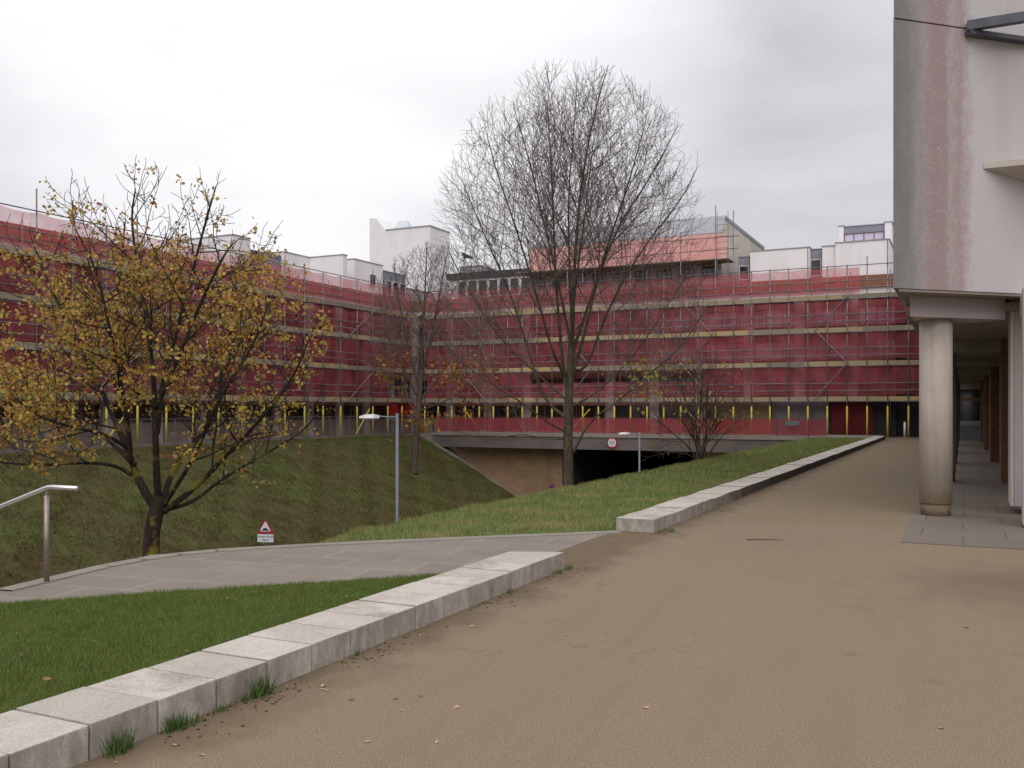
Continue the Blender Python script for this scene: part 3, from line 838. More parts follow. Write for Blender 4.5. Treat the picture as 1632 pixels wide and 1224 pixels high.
def wing(root, u0, u1, bay, skip_ground=None, lilac_from=None, recess_from=None):
    ue = recess_from if recess_from is not None else u1
    spd, par, wht = MB(), MB(), MB()
    us = []
    u = u0
    while u < ue - 0.5:
        us.append(u); u += bay
    for i, u in enumerate(us):
        MB().box(u - 0.36, u + 0.36, -0.12, 0.32, -0.1, 9.98).build('pilaster', M['concrete_pale'], root)
    for j, z in enumerate(FL[:-1]):
        zt = FL[j + 1]
        low = 1.1 if j == 0 else 0.42
        hi = 2.2 if j == 0 else 1.72
        for i, u in enumerate(us):
            a, b = u + 0.36, min(u + bay - 0.36, ue)
            if b - a < 0.5: continue
            (spd if j else par).box(a, b, 0.0, 0.3, z - 0.12 if j == 0 else z, z + low)
            spd.box(a, b, 0.0, 0.3, z + hi, zt - 0.14)
            light = lilac_from is not None and u > lilac_from and j >= 2
            mull = sorted(rng.sample([0.12, 0.2, 0.3, 0.42, 0.5, 0.58, 0.7, 0.8, 0.88], 4))
            window(root, a, b, z + low, z + hi, 0.16, M['glass_lilac'] if light else M['glass'], M['frame_dark'] if light or j else M['frame_dark'], mull)
        if j:
            wht.box(u0 - 0.3, ue, -0.06, 0.34, z - 0.139, z - 0.001)
    spd.build('spandrel', M['brown_spandrel'], root)
    par.build('low_wall_panel', M['brick_low'], root)
    wht.build('floor_band', M['concrete_cream'], root)
    MB().box(u0 - 0.3, u1, -0.10, 0.35, 9.985, 10.40).build('gutter_band', M['concrete_white'], root)
    MB().box(u0 - 0.3, u1, -0.30, 0.36, 10.403, 11.24).build('parapet', M['rust_parapet'], root)
    MB().box(u0 - 0.3, u1, 0.5, 14.0, -0.1, 9.98).build('core', M['core'], root)
    MB().box(u0 - 0.3, u1, 0.37, 14.0, 9.99, 11.2).build('roof', M['roof_felt'], root)

XF, YF = -43.1, 69.6
lw = empty('office_building', (XF, 0, 0), R(90), 'long left hand wing of the office building wrapped in red netting above the grass bank', 'building')
wing(lw, 12.0, 69.2, 3.6)
rw = empty('office_building', (0, YF, 0), 0, 'wing of the office building across the underpass, behind red netting and bare trees', 'building')
wing(rw, -43.0, 14.0, 3.6, lilac_from=-22.0, recess_from=-4.2)
# dark sheet painted as the shade of the recess at the right end
MB().box(-4.2, 14, 0.49, 0.499, 0, 9.9).build('painted_entrance_shade', M['core'], rw)
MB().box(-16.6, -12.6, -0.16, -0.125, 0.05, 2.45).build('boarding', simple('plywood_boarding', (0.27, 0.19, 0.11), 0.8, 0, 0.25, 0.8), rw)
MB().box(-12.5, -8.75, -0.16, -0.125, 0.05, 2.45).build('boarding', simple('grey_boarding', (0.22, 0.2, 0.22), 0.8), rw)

MB().box(-8.6, -4.21, -0.17, -0.125, -0.02, 2.45).build('painted_entrance_shade', M['core'], rw)  # flat dark sheet, the entrance's shade put into its colour
# roofscape of the right wing
def roof_box(parent, p0, p1, z0, depth, mat, name='roof_box', trim=True):
    """upright box on the roof: front face from p0 to p1 (world points on a plane of constant Y), z0 its foot"""
    ox, oy = parent.location.x, parent.location.y
    x0, x1 = p0.x - ox, p1.x - ox
    y0 = p0.y - oy
    zt = (p0.z + p1.z) / 2
    o = MB().box(x0, x1, y0, y0 + depth, z0, zt).build(name, mat, parent)
    if trim:
        MB().box(x0 - 0.06, x1 + 0.06, y0 - 0.06, y0 + depth, zt + 0.002, zt + 0.065).build('coping', M['coping'], o)
    return o
def yb(x, y, Y=70.6): return on_y(x, y, Y)
roof_box(rw, yb(1195.5, 400), yb(1290, 395.5), 11.21, 8, M['concrete_white'])
roof_box(rw, yb(1290.5, 398, 71.2), yb(1310, 397, 71.2), 11.21, 7, M['slate'])
roof_box(rw, yb(1310.5, 393, 70.5), yb(1331.5, 392, 70.5), 11.21, 8, M['concrete_white'])
roof_box(rw, yb(1331.6, 388, 70.2), yb(1417, 381, 70.2), 11.21, 5, M['concrete_white'])
roof_box(rw, yb(1177, 410, 71.4), yb(1194.5, 409, 71.4), 11.21, 7, M['slate'])
a, b = yb(1291.5, 414, 71.15), yb(1309, 440, 71.15)
window(rw, a.x, b.x, b.z, a.z, a.y - YF, M['glass'], M['frame_white'], [])
a, b = yb(1178, 424, 71.35), yb(1193.5, 446, 71.35)
window(rw, a.x, b.x, b.z, a.z, a.y - YF, M['glass'], M['frame_white'], [])
# clerestory tower at the right end
p0, p1 = yb(1337, 361, 75.6), yb(1344.5, 360, 75.6)
roof_box(rw, p0, p1, 11.21, 6, M['concrete_white'])
p2, p3 = yb(1410, 354.5, 75.6), yb(1421, 353.5, 75.6)
roof_box(rw, p2, p3, 11.21, 6, M['concrete_white'])
q0, q1 = yb(1344.6, 362, 75.8), yb(1409.9, 357, 75.8)
roof_box(rw, q0, q1, 11.21, 5.5, M['slate'])
q0, q1 = yb(1345, 372, 75.74), yb(1409.5, 381.5, 75.74)
window(rw, q0.x, q1.x, q1.z, q0.z - 0.05, q0.y - YF, M['glass_lilac'], M['frame_dark'], [0.25, 0.5, 0.75])
# the big roof storey in the middle
BX0, BX1, BY = -32.3, -16.4, 70.3
rb = MB()
pr = [(BY - YF, 11.205), (BY - YF, 15.25), (BY - YF + 1.0, 16.65), (17.4, 16.65), (17.4, 11.205)]
def skew(x, z): return x + max(0, (z - 15.25)) / 1.4 * 1.9
nP = len(pr)
vs = [(skew(BX0, z), y, z) for y, z in pr] + [(BX1, y, z) for y, z in pr]
rb.add(vs, [tuple(range(nP)), tuple(reversed(range(nP, 2 * nP)))] + [(i, nP + i, nP + (i + 1) % nP, (i + 1) % nP) for i in range(nP)])
blk = rb.build('roof_storey', M['concrete_cream'], rw)
m = MB(); y0 = BY - YF
m.add([(BX0 - .05, y0 - 0.02, 15.27), (BX1 + .08, y0 - 0.02, 15.27), (BX1 + .08, y0 + 0.98, 16.68), (skew(BX0, 16.65) - .03, y0 + 0.98, 16.68),
       (BX0 - .05, y0 - 0.02, 15.20), (BX1 + .08, y0 - 0.02, 15.20), (BX1 + .08, y0 + 0.98, 16.61), (skew(BX0, 16.65) - .03, y0 + 0.98, 16.61)],
      [(0, 1, 2, 3), (7, 6, 5, 4), (0, 4, 5, 1), (1, 5, 6, 2), (2, 6, 7, 3), (3, 7, 4, 0)])
m.build('roof_slope', simple('grey_roof_sheet', (0.36, 0.36, 0.385), 0.6, 0, 0.15, 0.5), blk)
MB().box(BX1 + 0.01, BX1 + 0.05, y0 + 1.0, 17.4, 16.4, 16.70).build('verge_trim', M['slate'], blk)
m = MB()
nb = 9
for i in range(nb + 1):
    u = BX0 + (BX1 - BX0) * i / nb
    MB().box(max(u - 0.28, BX0), min(u + 0.28, BX1), y0 - 0.10, y0 - 0.004, 11.26, 12.8).build('pilaster', M['concrete_pale'], blk)
for i in range(nb):
    a_ = BX0 + (BX1 - BX0) * i / nb + 0.30; b_ = BX0 + (BX1 - BX0) * (i + 1) / nb - 0.30
    window(rw, a_, b_, 11.85, 12.72, y0 - 0.07, M['glass'], M['frame_dark'], [0.33, 0.66])
# low roof lantern left of it, with a row of white-framed windows
LA, LB = yb(716, 440, 71.0), yb(838, 432, 71.0)
zt = 13.65
MB().box(LA.x, BX0 - 0.02, 71.0 - YF, 12, 11.21, zt - 0.55).build('lantern_wall', M['concrete_white'], rw)
MB().box(LA.x - 0.2, BX0 - 0.02, 70.8 - YF, 12, zt - 0.54, zt).build('fascia', M['roof_felt'], rw)
nw = 7
for i in range(nw):
    a_ = LA.x + 0.9 + (BX0 - LA.x - 1.0) * i / nw; b_ = a_ + (BX0 - LA.x - 1.0) / nw - 0.12
    window(rw, a_, b_, 11.5, 12.95, 70.94 - YF, M['glass'], M['frame_white'], [])
p0, p1 = yb(733, 425.5, 75), yb(766, 424, 75)
roof_box(rw, p0, p1, 11.21, 3, M['coping'])
p0, p1 = yb(734, 401, 78), yb(753, 412, 78)
hm = MB(); hm.add([(p0.x, 78 - YF, p0.z), (p0.x + 1.1, 78 - YF + .6, p0.z - .5), (p1.x, 78 - YF, p1.z), (p0.x + .35, 78 - YF, p1.z + .1)] + [(p0.x, 78.1 - YF, p0.z), (p0.x + 1.1, 78.7 - YF, p0.z - .5), (p1.x, 78.1 - YF, p1.z), (p0.x + .35, 78.1 - YF, p1.z + .1)],
     [(0, 3, 2, 1), (4, 5, 6, 7), (0, 1, 5, 4), (1, 2, 6, 5), (2, 3, 7, 6), (3, 0, 4, 7)])
hatch = hm.build('roof_hatch', M['roof_felt'], rw)
MB().box(p0.x + 0.2, p0.x + 0.3, 78.2 - YF, 78.3 - YF, 11.2, p0.z - 0.1).build('hatch_stay', M['steel_pole'], hatch)

# roofscape of the left wing (local x is world Y, local y is into the building)
def lroof(ya, yb_, xface, z, depth, mat, trim=True, z0=11.21):
    o = MB().box(ya, yb_, XF - xface, XF - xface + depth, z0, z).build('roof_box', mat, lw)
    if trim: MB().box(ya - 0.05, yb_ + 0.05, XF - xface - 0.05, XF - xface + depth, z + 0.002, z + 0.07).build('coping', M['coping'], o)
    return o
lroof(on_x(372, 390, -45.6).y, on_x(399, 390, -45.6).y, -45.6, 14.0, 6, M['concrete_white'])
lroof(on_x(399.5, 397, -46.2).y, on_x(452.5, 413, -46.2).y, -46.2, 13.35, 6, M['slate'])
lroof(on_x(453, 402, -45.9).y, on_x(493, 411, -45.9).y, -45.9, 13.7, 6, M['concrete_white'])
y1_ = on_x(493, 411, -45.9).y
y2_ = on_y(552, 407, y1_)
lroof(y1_ + 0.01, y1_ + 0.5, -42.7, 13.7, 9, M['concrete_white'])
lroof(y1_ + 0.6, on_x(564.5, 413, -43.6).y, -46.0, 13.6, 6, M['slate'])
a, b = on_x(553, 428, -45.9), on_x(564, 445, -45.9)
window(lw, a.y, b.y, 12.0, 13.0, XF + 45.94, M['glass'], M['frame_white'], [0.5])
lroof(on_x(565, 413, -43.5).y, on_x(610, 423, -43.5).y, -43.5, 13.8, 6, M['concrete_white'])
a, b = on_x(589, 436, -43.42), on_x(599, 452, -43.42)
window(lw, a.y, b.y, 11.95, a.z, XF + 43.42, M['glass'], M['frame_white'], [])
a, b = on_x(610.5, 430, -44.2), on_x(644, 446, -44.2)
lroof(a.y, b.y + 0.2, -44.2, 13.6, 6, M['slate'])
for k in range(3):
    wa = a.y + 0.25 + k * (b.y - a.y) / 3
    window(lw, wa, wa + (b.y - a.y) / 3 - 0.15, 11.6, 12.85, XF + 44.13, M['glass'], M['frame_white'], [])
lroof(b.y + 0.3, b.y + 5.5, -44.4, 12.6, 5, M['concrete_pale'])

# white tower behind the corner
TY = 77.2
c = on_y(685, 360.7, TY); d_ = on_y(615, 367.6, TY); l1 = on_y(599, 348, TY); l0 = on_y(589, 348, TY)
tw_ = empty('stair_tower', (c.x, TY, 0), 0, 'plain white tower block with a stepped top rising behind the corner of the wings', 'tower')
zT = (c.z + d_.z) / 2
MB().box(d_.x - c.x, 0, 0, 3.8, -0.1, zT).build('wall', M['concrete_white'], tw_)
m = MB()
poly = [(l0.x - c.x, -0.1), (d_.x - c.x - 0.003, -0.1), (d_.x - c.x - 0.003, zT), (l1.x - c.x, l1.z), (l0.x - c.x, l0.z)]
n_ = len(poly)
m.add([(x, -0.003, z) for x, z in poly] + [(x, 4.2, z) for x, z in poly], [tuple(range(n_)), tuple(reversed(range(n_, 2 * n_)))] + [(i, n_ + i, n_ + (i + 1) % n_, (i + 1) % n_) for i in range(n_)])
m.build('side_wall', M['concrete_white'], tw_)
m = MB()
m.box(d_.x - c.x, 0.07, -0.06, 3.85, zT + 0.003, zT + 0.13)
m.build('coping', M['coping'], tw_)
m = MB(); m.add([(d_.x - c.x + .3, 0.8, zT + .13), (d_.x - c.x + 2.0, 0.8, zT + .13), (d_.x - c.x + 1.4, 1.8, zT + 1.2), (d_.x - c.x + .3, 1.8, zT + 1.2), (d_.x - c.x + .3, 2.4, zT + .13), (d_.x - c.x + 2.0, 2.4, zT + .13)],
       [(0, 1, 2, 3), (3, 2, 5, 4), (0, 3, 4), (1, 5, 2), (0, 4, 5, 1)])
m.build('rooflight', simple('rooflight_glazing', (0.55, 0.58, 0.62), 0.15, 0, 0.05), tw_)

# ------------------------------------------------------------------ bridge deck, abutments and an added wall closing the cutting
br = empty('road_bridge', (-22, 62.5, 0), 0, 'grey concrete bridge deck carrying the building front over the sunken road', 'bridge')
def rel(m, o): 
    m.v = [(x - o.location.x, y - o.location.y, z - o.location.z) for x, y, z in m.v]; return m
rel(MB().box(-36.95, -4.9, 62.5, 63.3, -0.98, -0.10), br).build('edge_beam', M['concrete_grey'], br)
rel(MB().box(-37.0, -4.9, 62.42, 69.4, -0.097, 0.12), br).build('deck_edge', M['concrete_edge'], br)
rel(MB().box(-41.2, -4.9, 63.31, 92, -0.96, -0.11), br).build('deck_slab', M['concrete_grey'], br)
bw = rel(MB().box(-41, -26.7, 63.9, 64.5, -6, -0.97), br).build('brick_abutment', M['brick'], br)
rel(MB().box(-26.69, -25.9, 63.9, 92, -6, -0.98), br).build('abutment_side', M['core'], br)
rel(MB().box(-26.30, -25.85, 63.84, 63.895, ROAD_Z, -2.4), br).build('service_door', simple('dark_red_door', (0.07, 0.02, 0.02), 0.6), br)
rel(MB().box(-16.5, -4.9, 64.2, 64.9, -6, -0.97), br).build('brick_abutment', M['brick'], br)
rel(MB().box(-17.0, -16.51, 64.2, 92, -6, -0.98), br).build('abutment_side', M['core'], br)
rel(MB().box(-42, -5, 91.5, 92.0, -6, -0.12), br).build('added_daylight_block', M['core'], br)  # added wall, keeps daylight from showing through the underpass
m = MB()
cp = [(-36.7, -0.82), (-29.4, -5.3)]
for s_ in (0,):
    (xa, za), (xb, zb) = cp
    m.add([(xa, 62.3, za - 0.35), (xb, 62.3, zb - 0.35), (xb, 63.5, zb - 0.35), (xa, 63.5, za - 0.35), (xa, 62.3, za + 0.12), (xb, 62.3, zb + 0.12), (xb, 63.5, zb + 0.12), (xa, 63.5, za + 0.12)],
          [(0, 1, 2, 3), (7, 6, 5, 4), (1, 0, 4, 5), (3, 2, 6, 7), (0, 3, 7, 4), (2, 1, 5, 6)])
rel(m, br).build('sloping_coping', M['concrete_edge'], br)

# ------------------------------------------------------------------ scaffolds
def scaffold(root, u0, u1, step, tall, sleeves, seed, inner=True, raker=True):
    rr = random.Random(seed)
    yo, yi = -1.6, -0.42
    us = []
    u = u0
    while u <= u1 + 0.01: us.append(u); u += step
    st0 = None
    for i, u in enumerate(us):
        top = 11.75 + (rr.choice([0.0, 0.0, 0.1, 0.35, 1.0]) if i % 3 else rr.choice([0.0, 0.6]))
        if i in tall: top = tall[i]
        s = MB().tube([(u, yo, -0.12), (u, yo, top)], 0.038, 8).build('standard', M['steel_pole'], root, True)
        if sleeves:
            MB().tube([(u, yo, -0.1), (u, yo, 2.12)], 0.062, 10).build('sleeve', M['yellow'], s, True)
        if inner and i % 2 == 0:
            MB().tube([(u + 0.1, yi, -0.12), (u + 0.1, yi, 11.5)], 0.034, 6).build('standard', M['steel_pole'], root, True)
    for z in FL[1:]:
        for dz in (-0.20, 0.55, 1.05):
            m = MB()
            a = u0 - 0.3
            while a < u1 - 0.3:
                b = min(a + 6.2, u1 + 0.4)
                m.tube([(a, yo - 0.06, z + dz + rr.uniform(-.02, .02)), (b, yo - 0.06, z + dz + rr.uniform(-.02, .02))], 0.032, 6)
                a = b - 0.25
            m.build('ledger', M['steel_pole'], root)
        for u in us[::2]:
            MB().tube([(u + 0.09, yo - 0.35, z - 0.13), (u + 0.09, yi + 0.3, z - 0.13)], 0.03, 6).build('transom', M['steel_pole'], root)
        MB().box(u0 - 0.3, u1 + 0.3, yo + 0.09, yi - 0.06, z - 0.085, z - 0.03).build('deck_boards', M['board'], root)
        a = u0 - 0.25
        while a < u1:
            b = min(a + rr.choice([2.6, 3.9, 3.9, 5.2]), u1 + 0.3)
            MB().box(a, b - 0.02, yo + 0.042, yo + 0.08, z - 0.17 + rr.uniform(-.02, .02), z + 0.15 + rr.uniform(-.02, .02)).build('toe_board', M['board'], root)
            a = b
    MB().tube([(u0 - 0.3, yo - 0.06, 11.78), (u1 + 0.3, yo - 0.06, 11.78)], 0.032, 6).build('top_rail', M['steel_pole'], root)
    for k in range(4):
        u = u0 + (u1 - u0) * (0.12 + 0.24 * k)
        for j, (za, zb) in enumerate(zip(FL[1:-1], FL[2:])):
            s = 1 if (j + k) % 2 else -1
            MB().tube([(u - s * step * 0.9, yo - 0.13, za - 0.1), (u + s * step * 0.9, yo - 0.13, zb + 0.1)], 0.032, 6).build('brace', M['steel_pole'], root)
        if raker and not (raker == 'part' and k == 3):
            s = 1 if k % 2 else -1
            MB().tube([(u - s * 0.9, yo - 0.11, 0.0), (u + s * 0.9, yo - 0.11, 1.9)], 0.055, 8).build('raking_brace', M['yellow'], root)
    return us
ls = empty('scaffold', (XF, 0, 0), R(90), 'steel tube scaffold with yellow sleeved legs along the left wing above the bank', 'scaffold')
us_l = scaffold(ls, 19.0, 67.2, 2.1, {6: 12.9, 9: 12.7, 14: 12.6}, True, 3)
rs = empty('scaffold', (0, YF, 0), 0, 'steel tube scaffold with yellow sleeved legs across the wing behind the bridge', 'scaffold')
us_r = scaffold(rs, -41.0, -2.0, 1.3, {11: 14.7, 14: 14.9, 17: 15.1, 19: 16.8, 20: 16.3, 24: 13.2, 28: 13.4}, True, 4, raker='part')
for z in (13.5, 14.4):
    MB().tube([(-27.5, -1.66, z), (-14.6, -1.66, z + 0.05)], 0.032, 6).build('ledger', M['steel_pole'], rs)
MB().box(-32.6, -15.4, -1.5, BY - YF - 0.02, 12.86, 12.93).build('deck_boards', M['board'], rs)
m = MB()
for k in range(10):
    z = 12.0 + 0.42 * k
    m.tube([(-16.2, -1.55, z), (-15.4, -1.55, z)], 0.02, 5)
m.tube([(-16.2, -1.55, 11.6), (-16.2, -1.55, 16.3)], 0.024, 6); m.tube([(-15.4, -1.55, 11.6), (-15.4, -1.55, 16.3)], 0.024, 6)
m.build('ladder', M['steel_pole'], rs)

# ------------------------------------------------------------------ netting, sheeting
def hung(name, origin, rz, u0, u1, y, z0, z1, mat, label, cat, group=None, wave=0.11, su=0.16, sag=0.12, topfun=None, thick=None):
    root_m = Matrix.Translation(origin) @ Matrix.Rotation(rz, 4, 'Z')
    nu = max(8, int((u1 - u0) / su)); nz = 7
    U, Tt = np.meshgrid(np.linspace(u0, u1, nu), np.linspace(0, 1, nz))
    ph = rng.uniform(0, 6)
    top = np.full(U.shape, z1) if topfun is None else topfun(U, z1)
    bottom = z0 + sag * (0.5 + 0.5 * np.sin(U * 2.4 + ph) * np.sin(U * 0.9 + ph))
    top = top - sag * 0.8 * np.abs(np.sin(U * 1.5 + ph))
    Z = bottom + (top - bottom) * Tt
    Yv = y + wave * (0.25 + np.sin(Tt * np.pi)) * (np.sin(U * 2.1 + ph + Tt * 2) + 0.5 * np.sin(U * 5.3 + 2 * ph) + 0.35 * np.sin(U * 9.7 + Tt * 4 * np.sin(U * 0.8 + ph)))
    V = np.stack([U.ravel(), Yv.ravel(), Z.ravel()], 1)
    i = np.arange((nu - 1) * (nz - 1)); a = (i // (nu - 1)) * nu + i % (nu - 1)
    F = np.stack([a, a + 1, a + nu + 1, a + nu], 1)
    o = np_mesh(name, V, F, mat, None, True)
    o.location = origin; o.rotation_euler = (0, 0, rz)
    return tag(o, label, cat, group)
storey = ['lowest band, just above the yellow poles', 'second band from the ground', 'third band from the ground', 'topmost pink band against the sky']
for j in range(4):
    z0, z1 = FL[j + 1] + 0.18, (FL[j + 2] - 0.12 if j < 3 else 11.75)
    hung('debris_net', (XF, 0, 0), R(90), 18.8, 67.0 if j else 63.6, -1.44, z0, z1, M['net'], 'red debris netting on the left scaffold, ' + storey[j], 'debris net', 'red netting on the left scaffold')
    tf = None
    if j == 0:
        tf = lambda U, z: z - 0.95 * sstep(-31.6, -31.2, U) * sstep(-16.8, -17.3, U)
    hung('debris_net', (0, YF, 0), 0, -40.9, (-1.9, -1.9, -1.9, -6.4)[j], -1.44, z0, z1, M['net'], 'red debris netting on the scaffold behind the bridge, ' + storey[j], 'debris net', 'red netting on the far scaffold', topfun=tf)
hung('roof_sheeting', (0, YF, 0), 0, -32.2, -16.0, BY - YF - 0.14, 12.98, 15.12, M['tarp'], 'salmon pink sheeting stretched over the raised roof storey', 'sheeting', wave=0.04, sag=0.03)
hung('red_sheet', (XF, 0, 0), R(90), 63.4, 67.4, -1.35, 1.2, 2.75, M['net_bright'], 'bright red sheet hanging in folds under the scaffold at the inner corner', 'sheet', wave=0.14, sag=0.5, su=0.15)
hung('barrier_mesh', (0, 0, 0), 0, -36.8, -7.9, 62.95, 0.17, 1.28, M['barrier'], 'red plastic barrier mesh behind the railing on the bridge edge', 'barrier mesh', wave=0.02, sag=0.08)
hung('entrance_net', (0, YF, 0), 0, -8.3, -5.6, -0.9, 0.15, 2.55, M['net_dark'], 'strip of red netting closing the entrance at the top of the path', 'debris net', wave=0.05)

# railing on the bridge edge
ra = empty('bridge_railing', (-21, 62.7, 0.12), 0, 'thin metal railing with fine uprights along the bridge edge', 'railing')
x = -37.0
M['rail_dark'] = simple('dark_rail_metal', (0.10, 0.06, 0.06), 0.6, 0.3, 0.2)
while x < -8.0:
    x2 = min(x + 2.0, -7.8)
    m = MB()
    m.tube([(x + 21, 0, -0.05), (x + 21, 0, 1.22)], 0.028, 6)
    m.build('rail_post', M['rail_dark'], ra)
    m = MB()
    m.box(x + 21.03, x2 + 20.97, -0.02, 0.02, 1.16, 1.20); m.box(x + 21.03, x2 + 20.97, -0.015, 0.015, 0.06, 0.09)
    k = x + 0.12
    while k < x2 - 0.05:
        m.box(k + 21 - 0.007, k + 21 + 0.007, -0.007, 0.007, 0.09, 1.16); k += 0.125
    m.build('rail_panel', M['rail_dark'], ra)
    x = x2
# site fence in front of the left wing
fe = empty('site_fence', (-40.7, 45, -0.12), R(90), 'fine wire site fence along the foot of the left scaffold', 'fence')
x = -22.0
M['fence_metal'] = simple('fence_wire', (0.16, 0.14, 0.14), 0.6, 0.3, 0.2)
while x < 19.6:
    m = MB()
    m.tube([(x, 0, 0), (x, 0, 1.5)], 0.022, 6); m.tube([(x + 2.3, 0, 0), (x + 2.3, 0, 1.5)], 0.022, 6)
    m.tube([(x, 0, 1.5), (x + 2.3, 0, 1.5)], 0.018, 5); m.tube([(x, 0, 0.12), (x + 2.3, 0, 0.12)], 0.018, 5)
    k = x + 0.15
    while k < x + 2.25:
        m.box(k - 0.005, k + 0.005, -0.005, 0.005, 0.12, 1.5); k += 0.16
    m.build('fence_panel', M['fence_metal'], fe)
    x += 2.42
kb = MB().box(-40.98, -40.78, 18, 62.4, -0.3, -0.03).build('kerb', M['edging']); tag(kb, kind='structure')
# odds and ends on the bridge: a sign on the railing, bollard at the path's end
c = on_y(1263, 674.5, 62.66)
o = MB().box(-0.42, 0.42, -0.012, 0.012, -0.14, 0.14).build('railing_plate', simple('grey_green_plate', (0.12, 0.15, 0.14), 0.5)); o.location = (c.x, 62.66, c.z)
tag(o, 'small dark grey plate fixed to the railing beside a yellow pole', 'plate')
c = on_z(1442, 697.5, 0)
bo = empty('bollard', c, 0, 'thin white bollard standing at the top of the path before the dark entrance', 'bollard')
MB().tube([(0, 0, -0.02), (0, 0, 1.02)], 0.075, 14).build('post', M['frame_white'], bo, True)
MB().tube([(0, 0, 1.021), (0, 0, 1.06)], [0.08, 0.05], 14).build('cap', M['frame_white'], bo, True)
tag(MB().box(-4.4, -0.9, 63.9, 64.15, 0.0, 0.05).build('threshold_kerb', M['concrete_edge']), kind='structure')

# ------------------------------------------------------------------ lamps and signs
M['lamp_grey'] = simple('grey_lamp_paint', (0.17, 0.18, 0.205), 0.45, 0.3, 0.1)
M['lamp_white'] = simple('pale_lamp_housing', (0.62, 0.60, 0.62), 0.4, 0.2, 0.08)
def street_lamp(base, height, label, rz):
    r = empty('street_lamp', base, rz, label, 'street lamp', 'grey lamps along the sunken road')
    MB().tube([(0, 0, -0.1), (0, 0, 1.2)], 0.085, 12).build('base_shaft', M['lamp_grey'], r, True)
    MB().tube([(0, 0, 1.2), (0, 0, 1.3), (0, 0, height)], [0.085, 0.065, 0.055], 12).build('pole', M['lamp_grey'], r, True)
    m = MB(); m.tube([(0, 0, height - 0.13), (-0.62, 0, height - 0.1)], 0.022, 8); m.tube([(0, 0, height - 0.26), (-0.30, 0, height - 0.14)], 0.014, 6)
    m.build('arm', M['lamp_grey'], r)
    # lantern: a flat tapered housing
    m = MB()
    x0, x1, z = -0.60, -1.28, height - 0.12
    ring = [(x0, 0.10, 0.06), (x0 - 0.2, 0.15, 0.10), (x0 - 0.5, 0.14, 0.085), (x1, 0.07, 0.03)]
    vs = []
    for xx_, w_, h_ in ring:
        vs += [(xx_, -w_, z - 0.04), (xx_, w_, z - 0.04), (xx_, w_ * 0.75, z + h_), (xx_, -w_ * 0.75, z + h_)]
    fs = [(3, 2, 1, 0), (12, 13, 14, 15)]
    for i in range(3):
        for k in range(4):
            fs.append((i * 4 + k, i * 4 + (k + 1) % 4, (i + 1) * 4 + (k + 1) % 4, (i + 1) * 4 + k))
    m.add(vs, fs)
    h = m.build('lantern', M['lamp_white'], r)
    MB().box(x0 - 0.52, x0 - 0.06, -0.11, 0.11, z - 0.075, z - 0.042).build('lens', simple('lamp_lens', (0.25, 0.25, 0.27), 0.2), h)
    return r
p = at_depth(633, 832, 32.0)
street_lamp((p.x, p.y, ROAD_Z), 2 - (659 - 650) / FPX * 32 - ROAD_Z, 'tall near grey street lamp between the yellow maple and the big bare tree', R(YAW + 8))
p = at_depth(1019, 765, 56.0)
street_lamp((p.x, p.y, ROAD_Z), 2 - (688 - 650) / FPX * 56 - ROAD_Z, 'grey street lamp in front of the bridge deck, right of the big bare tree', R(YAW + 8))

M['sign_white'] = simple('sign_white', (0.60, 0.61, 0.64), 0.4, 0, 0.05)
M['sign_red'] = simple('sign_red', (0.33, 0.02, 0.03), 0.45, 0, 0.08)
M['sign_black'] = simple('sign_black', (0.012, 0.012, 0.014), 0.5, 0, 0.05)
M['sign_blue'] = simple('sign_blue', (0.03, 0.04, 0.20), 0.5, 0, 0.05)
M['sign_back'] = simple('sign_grey', (0.13, 0.13, 0.14), 0.5, 0.3)
def text(parent, body, size, loc, mat, name='lettering'):
    cu = bpy.data.curves.new(name, 'FONT')
    cu.body = body; cu.size = size; cu.align_x = 'CENTER'; cu.align_y = 'CENTER'; cu.extrude = 0.002
    cu.materials.append(mat)
    o = bpy.data.objects.new(name, cu); COL.objects.link(o)
    bpy.context.view_layer.update()
    me = bpy.data.meshes.new_from_object(o.evaluated_get(bpy.context.evaluated_depsgraph_get()))
    bpy.data.objects.remove(o); bpy.data.curves.remove(cu)
    me.materials.clear(); me.materials.append(mat)
    o = bpy.data.objects.new(name, me); COL.objects.link(o)
    o.parent = parent; o.location = loc; o.rotation_euler = (R(90), 0, 0)
    return o
def poly_plate(poly, y0, y1):
    """poly: (x, z) counter-clockwise seen from -y"""
    n_ = len(poly)
    m = MB()
    m.add([(x, y0, z) for x, z in poly] + [(x, y1, z) for x, z in poly], [tuple(range(n_)), tuple(reversed(range(n_, 2 * n_)))] + [(i, n_ + i, n_ + (i + 1) % n_, (i + 1) % n_) for i in range(n_)])
    return m
def disc(r, y0, y1, n_=40): return poly_plate([(r * math.cos(2 * math.pi * k / n_), r * math.sin(2 * math.pi * k / n_)) for k in range(n_)], y0, y1)
def shift(m, dx, dz):
    m.v = [(x + dx, y, z + dz) for x, y, z in m.v]; return m
def tri(w):
    h = w * 0.866; r = w * 0.07
    pts = []
    for (cx_, cz_), a0 in (((-w / 2 + r * 1.7, r), 150), ((w / 2 - r * 1.7, r), 270), ((0, h - r * 2), 30)):
        for k in range(5):
            a_ = R(a0 + k * 30)
            pts.append((cx_ + r * math.cos(a_), cz_ + r * math.sin(a_)))
    return pts
tt = 43.6
sg = at_depth(423, 874, tt)
sgn = empty('warning_sign', (sg.x, sg.y, 0), R(16), 'triangular road hump warning sign over a white text plate at the foot of the bank', 'road sign')
ztb = EYE - (850.5 - HY) / FPX * tt
MB().tube([(0, 0.06, ROAD_Z - 0.2), (0, 0.06, ztb + 0.35)], 0.038, 10).build('post', M['sign_back'], sgn, True)
